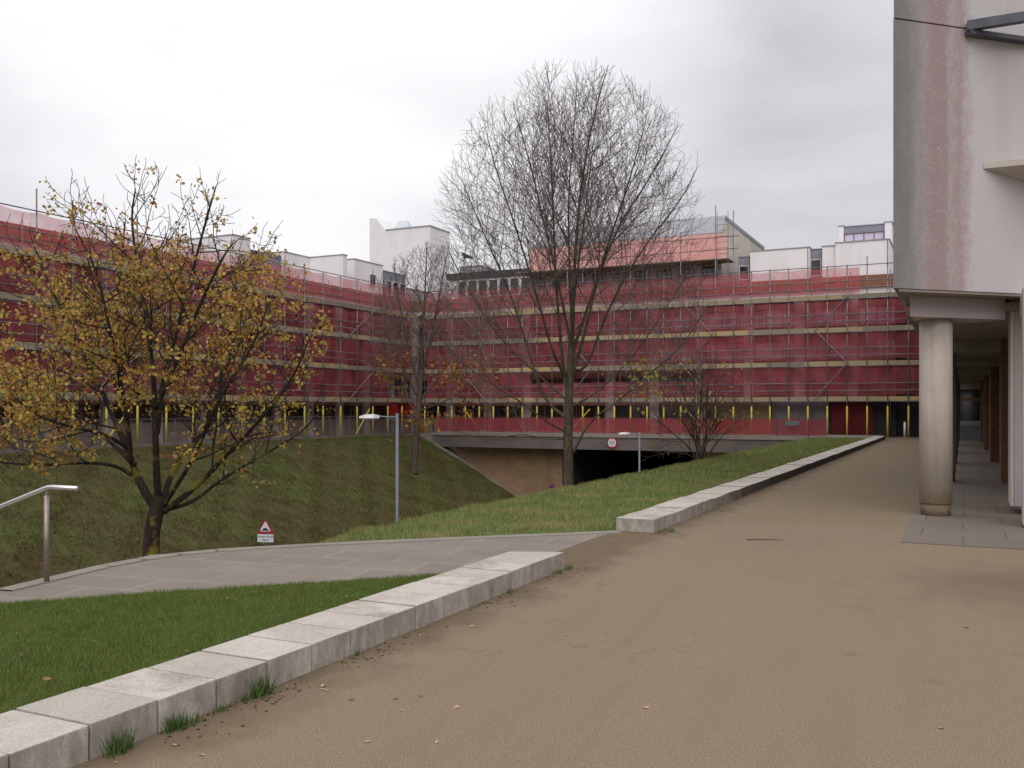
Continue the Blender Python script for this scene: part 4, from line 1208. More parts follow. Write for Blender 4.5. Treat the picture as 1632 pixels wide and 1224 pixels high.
tp = shift(poly_plate(tri(0.84), 0.0, 0.018), 0, ztb).build('triangle', M['sign_red'], sgn)
inner = [(x * 0.68, z * 0.68 + 0.105) for x, z in tri(0.84)]
shift(poly_plate(inner, -0.006, -0.002), 0, ztb).build('face', M['sign_white'], tp)
hump = [(-0.22, 0.14)] + [(0.22, 0.14), (0.22, 0.165), (0.14, 0.165)] + [(0.13 * math.cos(R(a_)), 0.165 + 0.10 * math.sin(R(a_))) for a_ in range(10, 175, 15)] + [(-0.14, 0.165), (-0.22, 0.165)]
shift(poly_plate(hump, -0.011, -0.007), 0, ztb).build('hump_symbol', M['sign_black'], tp)
pl = MB().box(-0.40, 0.40, 0.0, 0.016, ztb - 0.40, ztb - 0.03).build('text_plate', M['sign_white'], sgn)
mm_ = MB(); mm_.box(-0.415, 0.415, 0.017, 0.03, ztb - 0.415, ztb - 0.015); mm_.build('plate_backing', M['sign_black'], pl)
text(pl, 'Humps 30 yds', 0.135, (0, -0.004, ztb - 0.14), M['sign_black'])
text(pl, 'ahead', 0.135, (0, -0.004, ztb - 0.29), M['sign_black'])

c = on_y(975, 705.8, 62.4)
hs = empty('height_limit_sign', (c.x, 62.44, c.z), 0, 'round red ringed height limit sign fixed to the bridge deck', 'road sign')
disc(0.40, 0.0, 0.05).build('ring', M['sign_red'], hs)
disc(0.305, -0.006, -0.001).build('face', M['sign_white'], hs)
m = MB()
for s in (1, -1):
    q = poly_plate([(-0.06, s * 0.29), (0.06, s * 0.29), (0, s * 0.20)] if s < 0 else [(0, 0.20), (0.06, 0.29), (-0.06, 0.29)], -0.011, -0.007)
    m.add(q.v, q.f)
m.build('arrow_marks', M['sign_black'], hs)
text(hs, '4.2m', 0.20, (0, -0.009, 0.075), M['sign_black'])
text(hs, "13'-9\"", 0.20, (0, -0.009, -0.085), M['sign_black'])
c = on_y(879, 777, 63.8)
ns = empty('no_stopping_sign', (c.x, 63.86, c.z), 0, 'small round blue no stopping sign with red ring on the brick abutment', 'road sign')
disc(0.24, 0, 0.03).build('ring', M['sign_red'], ns)
disc(0.185, -0.006, -0.001).build('face', M['sign_blue'], ns)
m = MB()
for s in (1, -1):
    q = poly_plate([(-0.14, -s * 0.12), (-0.11, -s * 0.15), (0.14, s * 0.12), (0.11, s * 0.15)][::s], -0.011, -0.007)
    m.add(q.v, q.f)
m.build('cross', M['sign_red'], ns)

# ------------------------------------------------------------------ the building on the right: colonnade and overhanging storey
CORX, CORY = -1.08, 17.3
FD = Vector((0.736, 0.677, 0)).normalized()             # direction of the slanted corner face
FN = Vector((FD.y, -FD.x, 0))
def stained_mat():
    t = NT('stained_white_concrete')
    p = t.pos()
    sp = t.node('SeparateXYZ'); t.link(p, sp.inputs[0])
    s = t.math('ADD', t.math('MULTIPLY', t.math('SUBTRACT', sp.outputs['X'], CORX), FD.x), t.math('MULTIPLY', t.math('SUBTRACT', sp.outputs['Y'], CORY), FD.y))
    streak = t.mix(0.55, t.noise(t.mapped(p, (3.0, 3.0, 0.22)), 2.2, 6, 0.65, 0.2), t.noise(p, 5.5, 6, 0.7))
    s2 = t.math('ADD', s, t.math('MULTIPLY', t.math('SUBTRACT', streak, 0.5), 0.85))
    s2 = t.math('ADD', s2, t.math('MULTIPLY', t.math('SUBTRACT', t.noise(p, 14, 5, 0.75), 0.5), 0.35))
    s2 = t.math('DIVIDE', s2, 2.0)
    clean, dk, lt, red, gy = (0.52, 0.492, 0.497), (0.125, 0.117, 0.123), (0.34, 0.305, 0.302), (0.31, 0.20, 0.212), (0.40, 0.335, 0.34)
    c = t.ramp(s2, [(0.0, dk), (0.14, (0.16, 0.15, 0.152)), (0.27, (0.28, 0.255, 0.25)), (0.33, (0.33, 0.265, 0.265)), (0.40, red), (0.55, (0.31, 0.215, 0.215)), (0.61, gy), (0.68, (0.33, 0.24, 0.24)), (0.75, (0.40, 0.335, 0.34)), (0.84, clean), (1, clean)])
    run = t.noise(t.mapped(p, (1.5, 1.5, 0.16)), 1.6, 4, 0.6)
    c = t.mix(t.ramp(run, [(0.5, 0), (0.78, 0.22)]), c, (0.36, 0.325, 0.315))
    blot = t.noise(p, 3.0, 6, 0.7)
    c = t.mix(t.math('MULTIPLY', t.ramp(blot, [(0.4, 0), (0.7, 1)]), t.maprange(s, 0.2, 1.7, 0.65, 0.06)), c, (0.20, 0.185, 0.175))
    vor = t.node('TexVoronoi'); vor.inputs['Scale'].default_value = 17; t.link(p, vor.inputs['Vector'])
    spk = t.math('MULTIPLY', t.ramp(vor.outputs['Distance'], [(0.14, 1), (0.30, 0)]), t.math('MULTIPLY', t.maprange(s, 0.25, 0.7, 0.0, 1.0), t.maprange(s, 0.9, 1.6, 0.5, 0.0)))
    spk = t.math('MULTIPLY', spk, t.ramp(t.noise(p, 5, 4), [(0.44, 0), (0.58, 1)]))
    c = t.mix(spk, c, (0.60, 0.56, 0.54))
    fine = t.noise(p, 60, 3, 0.7)
    c = t.mix(0.16, c, t.ramp(fine, [(0.3, (0.2, 0.18, 0.18)), (0.7, (0.7, 0.66, 0.65))]))
    return t.done(t.bsdf(c, 0.8, 0, t.bump(fine, 0.25, 0.006), 0.25))
M['stained'] = stained_mat()
def column_mat():
    t = NT('warm_column_concrete')
    p = t.pos()
    sp = t.node('SeparateXYZ'); t.link(p, sp.inputs[0])
    fine = t.noise(p, 48, 3, 0.75); big = t.noise(p, 1.6, 6, 0.65, 0.3)
    c = t.mix(t.ramp(big, [(0.42, 0), (0.72, 1)]), (0.51, 0.45, 0.395), (0.39, 0.34, 0.295))
    c = t.mix(0.32, c, t.ramp(fine, [(0.3, (0.22, 0.185, 0.155)), (0.5, (0.44, 0.38, 0.325)), (0.7, (0.66, 0.58, 0.50))]))
    run = t.noise(t.mapped(p, (4, 4, 0.15)), 2.2, 5, 0.7)
    c = t.mix(t.ramp(run, [(0.5, 0), (0.75, 0.45)]), c, (0.26, 0.215, 0.175))
    # yellow algae splashed up from the paving, with a ragged upper limit
    hz = t.math('ADD', sp.outputs['Z'], t.math('MULTIPLY', t.math('SUBTRACT', t.noise(p, 3.5, 5, 0.7), 0.5), -0.9))
    c = t.mix(t.maprange(hz, 0.15, 0.6, 0.6, 0.0), c, (0.30, 0.215, 0.10))
    return t.done(t.bsdf(c, 0.85, 0, t.bump(fine, 0.35, 0.006), 0.2))
M['concrete_warm'] = column_mat()
M['footing'] = concrete('weathered_footing', (0.20, 0.155, 0.105), (0.10, 0.08, 0.055), 2.5)
M['concrete_plain'] = concrete('warm_column_concrete', (0.46, 0.395, 0.34), (0.37, 0.31, 0.265), 1.5, speck=0.3)
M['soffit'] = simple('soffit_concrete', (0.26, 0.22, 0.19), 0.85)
cb = empty('concrete_building', (CORX, CORY, 0), 0, 'white concrete building with a stained overhanging corner above round columns beside the path', 'building')
def W(x, y): return (x - CORX, y - CORY)
def upper_poly(out=0.0):
    c0 = Vector((CORX, CORY, 0)) + FN * out
    c1 = c0 + FD * 4.2
    return [W(CORX - out * 0.0, 69.3), W(c0.x, c0.y), W(c1.x, c1.y), W(14, c1.y), W(14, 69.3)]
ZB = 4.06
lower = upper_poly()
m = MB(); m.prism(lower, ZB, 8.68); up = m.build('upper_storey', M['stained'], cb)
m = MB(); m.prism(upper_poly(0.012), 8.70, 13.0); m.build('upper_storey', M['stained'], cb)
m = MB(); m.prism([(x + (0.02 if i in (0, 1) else 0), y + 0.02) for i, (x, y) in enumerate(upper_poly(-0.02))], 8.681, 8.699); m.build('panel_joint', M['roof_felt'], cb)
# shadow-gap soffit under the overhang
m = MB(); m.prism([(x + (0.08 if x < 5 else 0), y + (0.10 if y < 40 else -0.1)) for x, y in lower], ZB - 0.05, ZB - 0.002); m.build('soffit', M['soffit'], cb)
# the long side of the upper storey: panel joints and windows, seen edge-on from the path
for k in range(9):
    yj = CORY + 2.4 + 5.4 * k
    o = window(cb, -1.3, 1.3, 5.0, 7.6, -0.03, M['glass'], M['frame_dark'], [0.33, 0.66])
    o.rotation_euler = (0, 0, R(-90)); o.location = (0.0, yj + 2.2 - CORY, 0)
    MB().box(-0.004, 0.02, yj - 0.5 - CORY - 0.012, yj - 0.5 - CORY + 0.012, ZB + 0.02, 8.66).build('panel_joint', M['roof_felt'], cb)
# slanted beam on the first column
def slant_box(s0, s1, d0, d1, z0, z1, base):
    """box along the slanted face: s along it, d behind it"""
    q = [base + FD * s0 - FN * d0, base + FD * s1 - FN * d0, base + FD * s1 - FN * d1, base + FD * s0 - FN * d1]
    m = MB(); m.prism([W(v.x, v.y) for v in q], z0, z1); return m
BB = Vector((-0.86, 18.18, 0))
q = [BB, BB + FD * 2.12, BB + FD * 2.12 - FN * 0.72, BB + Vector((0.03, 0.95, 0))]
MB().prism([W(v.x, v.y) for v in q], 3.64, ZB - 0.052).build('beam', M['concrete_pale'], cb)
c1 = on_z(1484.5, 822.5, 0)
ys_c = [c1.y + 0.2 + 9.0 * k for k in range(6)]
m = MB().tube([(0, 0, 0.0), (0, 0, 3.63)], 0.285, 40)
for k, yc in enumerate(ys_c):
    xc = -0.46
    x_, y_ = W(xc, yc)
    mm = MB(); mm.tube([(x_, y_, 0.235), (x_, y_, 3.645)], 0.285, 40); col = mm.build('column', M['concrete_warm'], cb, True)
    # flat-shade the caps by keeping a separate footing
    mm = MB(); mm.tube([(x_, y_, -0.02), (x_, y_, 0.233)], 0.262, 40); mm.build('footing', M['footing'], col, True)
    if k:
        MB().box(x_ - 0.3, 12, y_ - 0.3, y_ + 0.3, 3.47, 3.80).build('cross_beam', M['soffit'], cb)
MB().box(W(-1.0, 0)[0], 12, W(0, 19.6)[1], W(0, 69.2)[1], 3.802, 3.95).build('colonnade_ceiling', M['soffit'], cb)
# brick piers along the inner side
yp = 27.6
while yp < 68:
    x0, y0 = W(0.90, yp)
    MB().box(x0, x0 + 0.75, y0, y0 + 1.5, 0.0, 3.465 if abs((yp - ys_c[0]) % 9.0) < 1 else 3.80).build('brick_pier', M['brick_pier'], cb)
    yp += 10.9
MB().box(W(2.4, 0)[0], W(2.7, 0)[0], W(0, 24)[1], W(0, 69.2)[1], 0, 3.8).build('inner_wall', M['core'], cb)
MB().box(W(1.9, 0)[0], W(12, 0)[0], W(0, 23.0)[1], W(0, 23.9)[1], 0, 3.8).build('inner_wall', M['concrete_pale'], cb)
# end of the colonnade: grey glazed door wall
e0 = W(-0.6, 68.0)
ew = MB().box(e0[0], e0[0] + 3.4, e0[1], e0[1] + 0.3, 0, 1.15).build('end_panel', simple('grey_panel', (0.17, 0.165, 0.19), 0.6), cb)
MB().box(e0[0], e0[0] + 3.4, e0[1] + 0.05, e0[1] + 0.3, 1.152, 3.2).build('end_glazing', M['glass'], cb)
mm = MB(); mm.box(e0[0], e0[0] + 3.4, e0[1] - 0.02, e0[1] + 0.04, 2.45, 2.62); mm.build('rail', simple('brown_rail', (0.24, 0.15, 0.07), 0.6), cb)
mm = MB(); mm.box(e0[0], e0[0] + 3.4, e0[1] - 0.02, e0[1] + 0.04, 0.85, 1.15); mm.build('rail', simple('pale_rail', (0.30, 0.29, 0.31), 0.6), cb)
MB().box(e0[0], e0[0] + 3.4, e0[1], e0[1] + 0.3, 3.202, 3.8).build('end_lintel', M['concrete_pale'], cb)
# square legs that stop short of the paving on dark feet
def leg(px_l, px_r, py_base, depth_m):
    g0 = on_z(px_l, py_base, 0.0)
    return g0
MB().box(*[v for v in (W(0.86, 0)[0], W(1.5, 0)[0])], W(0, 19.75)[1], W(0, 20.8)[1], 0.17, ZB - 0.06).build('square_leg', M['concrete_pale'], cb)
MB().box(W(1.02, 0)[0], W(1.4, 0)[0], W(0, 20.25)[1], W(0, 20.7)[1], -0.01, 0.169).build('leg_foot', M['core'], cb)
MB().box(W(0.795, 0)[0], W(0.855, 0)[0], W(0, 19.76)[1], W(0, 20.75)[1], 0.17, ZB - 0.06).build('leg_edge', M['concrete_cream'], cb)
MB().box(W(0.90, 0)[0], W(1.7, 0)[0], W(0, 17.6)[1], W(0, 18.2)[1], 0.06, ZB - 0.06).build('square_leg', M['concrete_cream'], cb)
MB().box(W(0.93, 0)[0], W(1.67, 0)[0], W(0, 18.203)[1], W(0, 21.5)[1], 3.62, ZB - 0.065).build('beam', M['concrete_cream'], cb)
# ledges on the slanted face: a dark steel frame high up, a concrete shelf lower down
def on_face(px, py):
    d = ray(px, py); o = Vector((0, 0, EYE))
    t_ = (Vector((CORX, CORY, 0)) - o).dot(FN) / d.dot(FN)
    return o + d * t_
A = on_face(1537, 46)
F0, F1 = Vector((A.x, A.y, 0)), Vector((A.x, A.y, 0)) + FD * 2.6
def bar(a, b, w, z0, z1, off=Vector((0, 0, 0))):
    d = (b - a).normalized(); n_ = Vector((-d.y, d.x, 0)) * w / 2
    m = MB(); q = [a - n_ + off, b - n_ + off, b + n_ + off, a + n_ + off]
    m.prism([W(v.x, v.y) for v in q], z0, z1); return m
MD = simple('dark_steel_frame', (0.09, 0.09, 0.11), 0.5, 0.3)
led = bar(F0 + FN * 0.06, F0 + FN * 0.06 + Vector((2.6, 0, 0)), 0.14, A.z - 0.06, A.z + 0.10).build('window_ledge_frame', MD, cb)
bar(F0 + FN * 0.09, F1 + FN * 0.09, 0.16, A.z - 0.14, A.z - 0.061).build('window_ledge_frame', MD, cb)
A2 = on_face(1567, 260)
a0 = Vector((A2.x, A2.y, 0)) + FN * 0.01
p_out = a0 + Vector((2.4, 0.0, 0)); p_in = a0 + FD * 2.6 + FN * 0.01
zt = A2.z
zl = zt - 0.55
m = MB()
w0, w1_, w2_ = W(a0.x, a0.y), W(p_out.x, p_out.y), W(p_in.x, p_in.y)
m.add([(*w0, zt), (*w1_, zt), (*w2_, zt), (*w0, zt - 0.10), (*w1_, zt - 0.10), (*w2_, zl)], [(0, 1, 2), (5, 4, 3), (0, 3, 4, 1), (1, 4, 5, 2), (2, 5, 3, 0)])
m.build('concrete_ledge', M['concrete_cream'], cb)

# ------------------------------------------------------------------ trees
class Tree:
    def __init__(self, seed, env_c, env_r, sides=(9, 7, 5, 4, 3)):
        self.r = random.Random(seed); self.c = Vector(env_c); self.e = Vector(env_r)
        self.trunk, self.crown = MB(), MB(); self.tips = []; self.nodes = []
        self.sides = sides
    def exit(self, p, d):
        q = Vector(((p[i] - self.c[i]) / self.e[i] for i in range(3))); k = Vector((d[i] / self.e[i] for i in range(3)))
        a = k.dot(k); b = 2 * q.dot(k); c = q.dot(q) - 1
        D = b * b - 4 * a * c
        if D <= 0: return 0.3
        return max((-b + math.sqrt(D)) / (2 * a), 0.15)
    def limb(self, pts, r0, r1, level, kids):
        """an explicit limb through pts, then its children"""
        pts = chaikin([Vector(p) for p in pts], 2)
        n_ = len(pts)
        rad = [r0 + (r1 - r0) * (i / (n_ - 1)) ** 0.8 for i in range(n_)]
        (self.trunk if level < 2 else self.crown).tube(pts, rad, self.sides[min(level, 4)], True)
        if kids: self.kids(pts, rad, level, **kids)
    def grow(self, p, d, L, r0, level, cfg):
        rr = self.r
        n_ = max(3, int(L / cfg['seg'][min(level, 4)]))
        pts, rad = [p.copy()], [r0]
        d = d.normalized()
        r1 = max(r0 * cfg['taper'], cfg['rmin'])
        for i in range(n_):
            j = cfg['jit'][min(level, 4)]
            d = d + Vector((rr.gauss(0, j), rr.gauss(0, j), rr.gauss(0, j) + cfg['up'][min(level, 4)]))
            d.normalize()
            pts.append(pts[-1] + d * (L / n_)); rad.append(r0 + (r1 - r0) * (i + 1) / n_)
        (self.trunk if level < 2 else self.crown).tube(pts, rad, self.sides[min(level, 4)], False)
        if level >= cfg['max']:
            self.tips.append(pts[-1]); self.nodes.extend(pts[1:])
            return
        self.kids(pts, rad, level, cfg)
    def kids(self, pts, rad, level, cfg, start=None, count=None):
        rr = self.r
        n_ = len(pts)
        seglen = [0]
        for a, b in zip(pts[:-1], pts[1:]): seglen.append(seglen[-1] + (b - a).length)
        L = seglen[-1]
        cnt = count if count is not None else max(2, int(round(L * cfg['dens'][min(level, 4)])))
        t0 = start if start is not None else cfg['start'][min(level, 4)]
        phi = rr.uniform(0, 6.28)
        for k in range(cnt):
            t = t0 + (1 - t0) * (k + rr.uniform(0.1, 0.9)) / cnt
            if k == cnt - 1: t = 0.99
            s = t * L
            i = next((q for q in range(1, n_) if seglen[q] >= s), n_ - 1)
            f = (s - seglen[i - 1]) / max(seglen[i] - seglen[i - 1], 1e-6)
            p = pts[i - 1].lerp(pts[i], f); r_here = rad[i - 1] + (rad[i] - rad[i - 1]) * f
            d = (pts[i] - pts[i - 1]).normalized()
            phi += 2.4 + rr.uniform(-0.5, 0.5)
            u = d.orthogonal().normalized(); w = d.cross(u)
            side = u * math.cos(phi) + w * math.sin(phi)
            ang = R(rr.uniform(*cfg['ang'][min(level, 4)]))
            if t > 0.97: ang *= 0.3
            nd = (d * math.cos(ang) + side * math.sin(ang)).normalized()
            ub = Vector((nd.x, nd.y, nd.z + cfg['up'][min(level + 1, 4)] * 4)).normalized()
            lim = self.exit(p, ub) * rr.uniform(0.82, 1.04)
            ln = min(lim, cfg['len'][min(level + 1, 4)] * rr.uniform(0.6, 1.25) * (1.15 - 0.5 * t if level < 2 else 1))
            if ln < 0.12: continue
            cr = max(min(r_here * cfg['cr'], cfg['rmax'][min(level + 1, 4)]), cfg['rmin'])
            self.grow(p, nd, ln, cr, level + 1, cfg)

def finish_tree(name, T, base, label, bark_t, bark_c, leaves=None, cat='tree'):
    root = empty(name, base, 0, label, cat)
    for mbx in (T.trunk, T.crown):
        mbx.v = [(x - base[0], y - base[1], z - base[2]) for x, y, z in mbx.v]
    T.trunk.build('trunk', bark_t, root, True)
    T.crown.build('crown', bark_c, root, True)
    if leaves is not None:
        P, size, mat = leaves
        leaf_cloud('leaves', np.array(P) - np.array(base), size, mat, root)
    return root

# --- the big bare tree on the verge
D = 27.8
S = D / FPX
def bt(x, y, dd=0.0): return at_depth(x, y, D + dd)
base = bt(908, 778); base.z = float(right_height(np.array([base.x]), np.array([base.y]))[0]) - 0.05
cc = bt(908, 405)
T = Tree(21, cc, (4.15, 4.15, 5.6))
cfg = dict(seg=(0.4, 0.45, 0.3, 0.16, 0.10), jit=(0.03, 0.04, 0.045, 0.045, 0.05), up=(0.0, 0.040, 0.038, 0.055, 0.08), taper=0.32, rmin=0.0044, max=4,
           dens=(1.0, 2.4, 4.6, 5.6, 0), start=(0.2, 0.26, 0.14, 0.12, 0), ang=((25, 45), (26, 54), (30, 60), (30, 60), (30, 60)), len=(5, 5, 2.6, 1.15, 0.42), cr=0.5, rmax=(0.2, 0.08, 0.020, 0.0078, 0.0052))
tb = base
T.limb([tb, bt(905, 720), bt(906, 660), bt(908, 600), bt(912, 540)], 0.175, 0.10, 0, None)
T.trunk.tube([tb + Vector((0, 0, -0.3)), tb + Vector((0, 0, 0.02)), tb + Vector((0, 0, 0.45))], [0.29, 0.235, 0.172], 12)
k1 = dict(cfg=cfg)
LS = [0.80]
def L1(pts, r0, r1=0.009, **kw): T.limb(pts, r0 * LS[0], r1, 1, dict(cfg=cfg, **kw))
# stems of the fan
L1([bt(912, 545), bt(915, 430, .2), bt(925, 300, .5), bt(945, 190, .6), bt(965, 118, .7)], 0.095)
L1([bt(906, 640), bt(893, 545, -.3), bt(885, 430, -.6), bt(880, 290, -.8), bt(872, 160, -.7)], 0.09)
L1([bt(905, 668), bt(868, 640, .1), bt(842, 560, .3), bt(815, 470, .4), bt(770, 370, .6), bt(735, 285, .7)], 0.085)
L1([bt(908, 610), bt(930, 540, -.4), bt(958, 420, -.8), bt(1000, 300, -1.1), bt(1030, 190, -1.1)], 0.085)
L1([bt(912, 560), bt(890, 450, .7), bt(868, 360, 1.3), bt(845, 260, 1.7), bt(820, 175, 1.8)], 0.075)
L1([bt(913, 560), bt(950, 450, .8), bt(985, 360, 1.4), bt(1045, 270, 1.8), bt(1080, 200, 1.9)], 0.075)
L1([bt(908, 590), bt(935, 590, .5), bt(965, 500, .7), bt(1020, 400, .9), bt(1085, 320, 1.0), bt(1110, 270, 1.0)], 0.075)
L1([bt(905, 610), bt(880, 560, -.7), bt(858, 480, -1.3), bt(828, 380, -1.7), bt(790, 270, -1.9), bt(775, 210, -1.9)], 0.07)
L1([bt(910, 560), bt(915, 470, -1.0), bt(932, 350, -1.7), bt(945, 230, -1.9)], 0.055)
L1([bt(912, 540), bt(908, 440, .6), bt(905, 320, 1.2), bt(915, 200, 1.4), bt(920, 130, 1.4)], 0.06)
# low, spreading limbs
L1([bt(914, 722), bt(938, 672, -.2), bt(985, 640, -.5), bt(1030, 600, -.8), bt(1085, 555, -1.0), bt(1120, 500, -1.1)], 0.055, 0.011)
L1([bt(905, 690), bt(870, 672, -.3), bt(830, 640, -.8), bt(780, 610, -1.2), bt(725, 570, -1.4), bt(700, 530, -1.5)], 0.05, 0.011)
L1([bt(908, 650), bt(945, 630, .6), bt(1000, 580, 1.3), bt(1050, 510, 1.7), bt(1100, 430, 1.9)], 0.05, 0.011)
L1([bt(906, 640), bt(860, 600, .8), bt(800, 545, 1.5), bt(750, 470, 1.8), bt(715, 400, 1.9)], 0.055, 0.011)
L1([bt(905, 700), bt(870, 700, .4), bt(830, 690, .9), bt(770, 705, 1.3), bt(720, 680, 1.5)], 0.03, 0.008)
low = [p for p in T.nodes if p.z < 3.2 and T.r.random() < 0.05]
lr = [bt(1000 + T.r.uniform(0, 130), 575 + T.r.uniform(0, 100), T.r.uniform(-1.4, 1.4)) for _ in range(60)]
near = sorted(T.nodes, key=lambda p: 0)
Rn = [p for p in T.nodes if p.z < 3.4 and (p - base).dot(Vector((CA, SA, 0))) > 1.2]
T.r.shuffle(Rn)
P = []
for p in Rn[:45]:
    for _ in range(3): P.append(p + Vector((T.r.gauss(0, .06), T.r.gauss(0, .06), T.r.gauss(0, .06) - 0.03)))
for p in low[:20]: P.append(p)
finish_tree('bare_tree', T, base, 'big bare tree with a domed fan of fine twigs standing on the grass verge', M['bark_grey'], M['bark_twig'], (P, 0.10, M['leaf_yellow']))
print('big tree verts', len(T.crown.v), 'tips', len(T.tips))

# --- the autumn maple at the left
D = 17.0
base = bt(243, 884); base.z = float(right_height(np.array([base.x]), np.array([base.y]))[0]) - 0.05
cc = bt(235, 520)
T = Tree(8, cc, (3.55, 3.45, 2.75))
mcfg = dict(seg=(0.3, 0.3, 0.2, 0.12, 0.09), jit=(0.04, 0.07, 0.10, 0.13, 0.14), up=(0.0, 0.03, 0.03, 0.03, 0.03), taper=0.35, rmin=0.005, max=4,
            dens=(1.0, 2.9, 4.2, 5.5, 0), start=(0.2, 0.25, 0.15, 0.15, 0), ang=((25, 45), (30, 65), (30, 65), (30, 65), (30, 60)), len=(4, 3, 1.5, 0.62, 0.26), cr=0.55, rmax=(0.2, 0.06, 0.020, 0.009, 0.006))
cfg = mcfg
LS[0] = 0.95
T.limb([base, bt(240, 870), bt(243, 840), bt(250, 812), bt(253, 790)], 0.155, 0.13, 0, None)
L1([bt(248, 812), bt(222, 770), bt(205, 720, .2), bt(170, 640, .4), bt(130, 560, .6), bt(85, 470, .8), bt(50, 380, .9)], 0.10)
L1([bt(252, 800), bt(248, 730, -.3), bt(248, 650, -.5), bt(240, 550, -.6), bt(222, 440, -.5), bt(208, 350, -.4), bt(216, 300, -.4)], 0.085)
L1([bt(208, 735), bt(205, 680, -.3), bt(190, 600, -.8), bt(170, 500, -1.3), bt(150, 420, -1.5), bt(120, 365, -1.6)], 0.06)
L1([bt(258, 805), bt(275, 745, .3), bt(325, 690, .6), bt(345, 630, .8), bt(375, 540, 1.1), bt(390, 450, 1.3)], 0.075)
L1([bt(262, 815), bt(320, 770, -.3), bt(365, 720, -.6), bt(415, 670, -.9), bt(470, 600, -1.2), bt(500, 520, -1.3)], 0.07)
L1([bt(258, 815), bt(310, 800, .1), bt(350, 765, .3), bt(420, 725, .6), bt(480, 690, .8), bt(515, 650, .9)], 0.05)
L1([bt(210, 757), bt(180, 740, -.2), bt(130, 737, -.6), bt(60, 742, -1.0), bt(-20, 735, -1.3), bt(-70, 700, -1.4)], 0.045)
L1([bt(215, 740), bt(160, 690, .4), bt(100, 670, .9), bt(30, 650, 1.2), bt(-50, 600, 1.5)], 0.055)
L1([bt(205, 715), bt(165, 690, -.6), bt(110, 680, -1.2), bt(50, 660, -1.7), bt(0, 610, -2.0)], 0.045)
L1([bt(250, 690, -.4), bt(262, 600, 0.3), bt(290, 500, .8), bt(315, 400, 1.1), bt(340, 310, 1.2), bt(345, 295, 1.2)], 0.06)
L1([bt(248, 650, -.5), bt(285, 570, -1.2), bt(320, 480, -1.7), bt(360, 400, -2.0), bt(375, 385, -2.0)], 0.05)
L1([bt(205, 700, .2), bt(190, 600, 1.1), bt(185, 500, 1.8), bt(195, 400, 2.1), bt(200, 350, 2.2)], 0.05)
L1([bt(262, 805), bt(315, 720, -1.0), bt(345, 640, -1.8), bt(400, 560, -2.3), bt(430, 480, -2.4)], 0.05)
P = []
for p in T.nodes:
    zpx = HY - (p.z - EYE) / D * FPX
    if zpx < 350: prob = 0.14
    elif zpx < 430: prob = 0.45
    else: prob = 0.95
    cl = 0.5 + 0.5 * math.sin(p.x * 2.3 + 1) * math.sin(p.y * 2.1) * math.sin(p.z * 2.7 + 2)
    side = (p - base).dot(Vector((CA, SA, 0)))
    prob *= 1.15 if side < 0.3 else (0.8 if zpx < 560 else 0.5)
    if T.r.random() < prob * min(1, max(0.04, 3.0 * (cl - 0.30))) * 0.8:
        for _ in range(T.r.choice([4, 6, 9])): P.append(p + Vector((T.r.gauss(0, .07), T.r.gauss(0, .07), T.r.gauss(0, .055) - .02)))
T.r.shuffle(P); P = P[:20000]; print('nodes', len(T.nodes))
print('maple leaves', len(P), 'verts', len(T.crown.v))
finish_tree('maple_tree', T, base, 'spreading autumn maple with dark forked trunk and yellow brown leaves behind the paving', M['bark_maple'], M['bark_dark'], (P, 0.060, M['leaf_maple']))

# --- the tree on the far bank by the corner
D = 63.7
base = bt(660, 766); base.z = float(left_height(np.array([base.x]), np.array([base.y]))[0]) - 0.05
cc = bt(690, 535)
T = Tree(5, cc, (4.6, 4.6, 6.4))
cfg = dict(seg=(0.8, 0.7, 0.5, 0.35, 0.22), jit=(0.03, 0.05, 0.07, 0.09, 0.10), up=(0.0, 0.05, 0.05, 0.05, 0.04), taper=0.3, rmin=0.010, max=4,
           dens=(0.6, 1.8, 2.6, 3.2, 0), start=(0.2, 0.15, 0.12, 0.12, 0), ang=((20, 40), (22, 45), (28, 55), (30, 60), (30, 60)), len=(5, 5, 3.2, 1.5, 0.7), cr=0.6, rmax=(0.25, 0.13, 0.06, 0.026, 0.013))
T.limb([base, bt(663, 700), bt(668, 640), bt(671, 590)], 0.27, 0.17, 0, None)
L1([bt(671, 592), bt(675, 520), bt(678, 450, .5), bt(680, 395, .5)], 0.15)
L1([bt(669, 625), bt(652, 560, .5), bt(635, 480, .8), bt(628, 415, 1)], 0.11)
L1([bt(671, 600), bt(690, 530, -.6), bt(702, 460, -1), bt(712, 405, -1.2)], 0.11)
L1([bt(669, 640), bt(700, 600, .8), bt(735, 550, 1.4), bt(760, 490, 1.7)], 0.09)
L1([bt(669, 640), bt(645, 590, -.8), bt(615, 530, -1.5), bt(605, 470, -1.8)], 0.08)
L1([bt(668, 655), bt(710, 640, -1), bt(760, 610, -1.8), bt(800, 585, -2.2)], 0.07)
L1([bt(668, 660), bt(640, 630, 1), bt(610, 590, 1.8), bt(598, 560, 2)], 0.06)
P = []
cand = [p for p in T.nodes if EYE - 0.8 < p.z < EYE + 3.6]
T.r.shuffle(cand)
for p in cand[:280]:
    for _ in range(2): P.append(p + Vector((T.r.gauss(0, .16), T.r.gauss(0, .16), T.r.gauss(0, .12) - .08)))
for _ in range(130):
    a_ = T.r.uniform(0, 6.28)
    P.append(bt(T.r.gauss(668, 18), T.r.uniform(655, 688), T.r.gauss(0, .8)))
finish_tree('slender_tree', T, base, 'slender upright tree with a few orange leaves on the far bank by the inner corner', M['bark_mid'], M['bark_slender'], (P, 0.22, M['leaf_orange']))

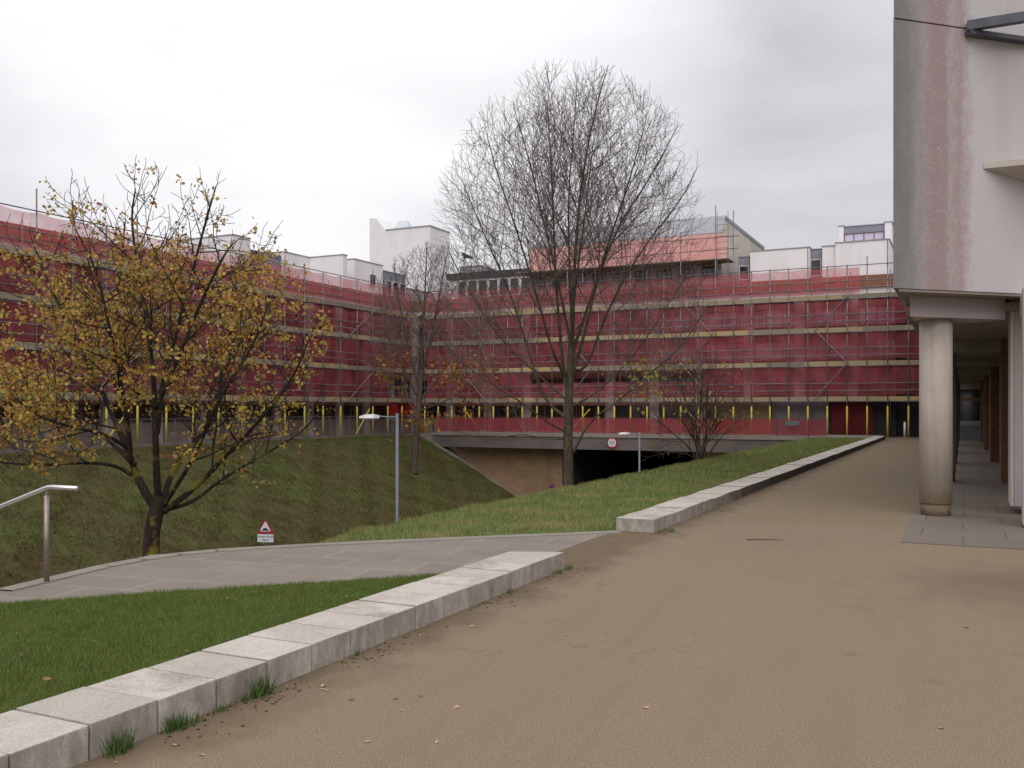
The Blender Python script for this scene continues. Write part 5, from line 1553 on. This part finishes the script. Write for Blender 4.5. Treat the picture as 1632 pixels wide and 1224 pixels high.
# --- many-stemmed shrub on the verge in front of the bridge
D = 36.0
base = bt(1116, 747); base.z = float(right_height(np.array([base.x]), np.array([base.y]))[0]) - 0.03
cc = bt(1116, 650)
T = Tree(3, cc, (2.15, 2.15, 2.3))
cfg = dict(seg=(0.3, 0.35, 0.25, 0.18, 0.14), jit=(0.03, 0.06, 0.08, 0.10, 0.10), up=(0.0, 0.02, 0.02, 0.01, 0.0), taper=0.3, rmin=0.006, max=4,
           dens=(1, 2.4, 3.4, 3.6, 0), start=(0.2, 0.2, 0.15, 0.15, 0), ang=((20, 40), (18, 42), (25, 55), (30, 60), (30, 60)), len=(3, 2.5, 1.3, 0.7, 0.4), cr=0.6, rmax=(0.06, 0.04, 0.02, 0.011, 0.0075))
tops = [(1055, 620), (1080, 590), (1105, 578), (1130, 580), (1155, 600), (1180, 625), (1195, 650), (1040, 665), (1120, 600), (1090, 640), (1150, 650)]
for k, (tx, ty) in enumerate(tops):
    a_ = k * 2.1
    b0 = base + Vector((0.16 * math.cos(a_), 0.16 * math.sin(a_), 0))
    e = bt(tx, ty, 1.3 * math.sin(a_ * 1.7))
    mid_ = b0.lerp(e, 0.45) + Vector((0, 0, 0.18))
    T.limb([b0, b0.lerp(mid_, 0.5) + Vector((0, 0, .12)), mid_, e], 0.05, 0.010, 1, dict(cfg=cfg))
L1([base, bt(1095, 722, -.3), bt(1065, 720, -.5), bt(1035, 728, -.7)], 0.022, 0.007)
P = []
cand = list(T.nodes); T.r.shuffle(cand)
for p in cand[:90]: P.append(p + Vector((0, 0, -.03)))
finish_tree('shrub', T, base, 'bushy many stemmed bare shrub with a few yellow leaves in front of the bridge', M['bark_mid'], M['bark_mid'], (P, 0.11, M['leaf_yellow']), 'shrub')

# --- thin young tree on the bank behind the maple
D = 50.5
base = bt(401, 782); base.z = float(left_height(np.array([base.x]), np.array([base.y]))[0]) - 0.05
cc = bt(408, 690)
T = Tree(14, cc, (1.9, 1.9, 2.2))
cfg = dict(seg=(0.4, 0.4, 0.3, 0.25, 0.2), jit=(0.03, 0.06, 0.08, 0.10, 0.10), up=(0, 0.03, 0.02, 0.01, 0), taper=0.3, rmin=0.008, max=3,
           dens=(1, 1.6, 2.2, 2, 0), start=(0.2, 0.2, 0.15, 0.15, 0), ang=((20, 40), (25, 50), (30, 60), (30, 60), (30, 60)), len=(3, 2, 1.2, 0.7, 0.4), cr=0.6, rmax=(0.1, 0.05, 0.025, 0.014, 0.009))
T.limb([base, bt(402, 750), bt(406, 720)], 0.09, 0.06, 0, None)
L1([bt(406, 722), bt(408, 680), bt(412, 630)], 0.055, 0.012)
L1([bt(405, 730), bt(390, 700, .4), bt(378, 660, .6)], 0.04, 0.012)
L1([bt(405, 728), bt(425, 700, -.4), bt(440, 665, -.6)], 0.04, 0.012)
finish_tree('young_tree', T, base, 'thin young leafless tree on the far bank behind the maple', M['bark_mid'], M['bark_mid'])
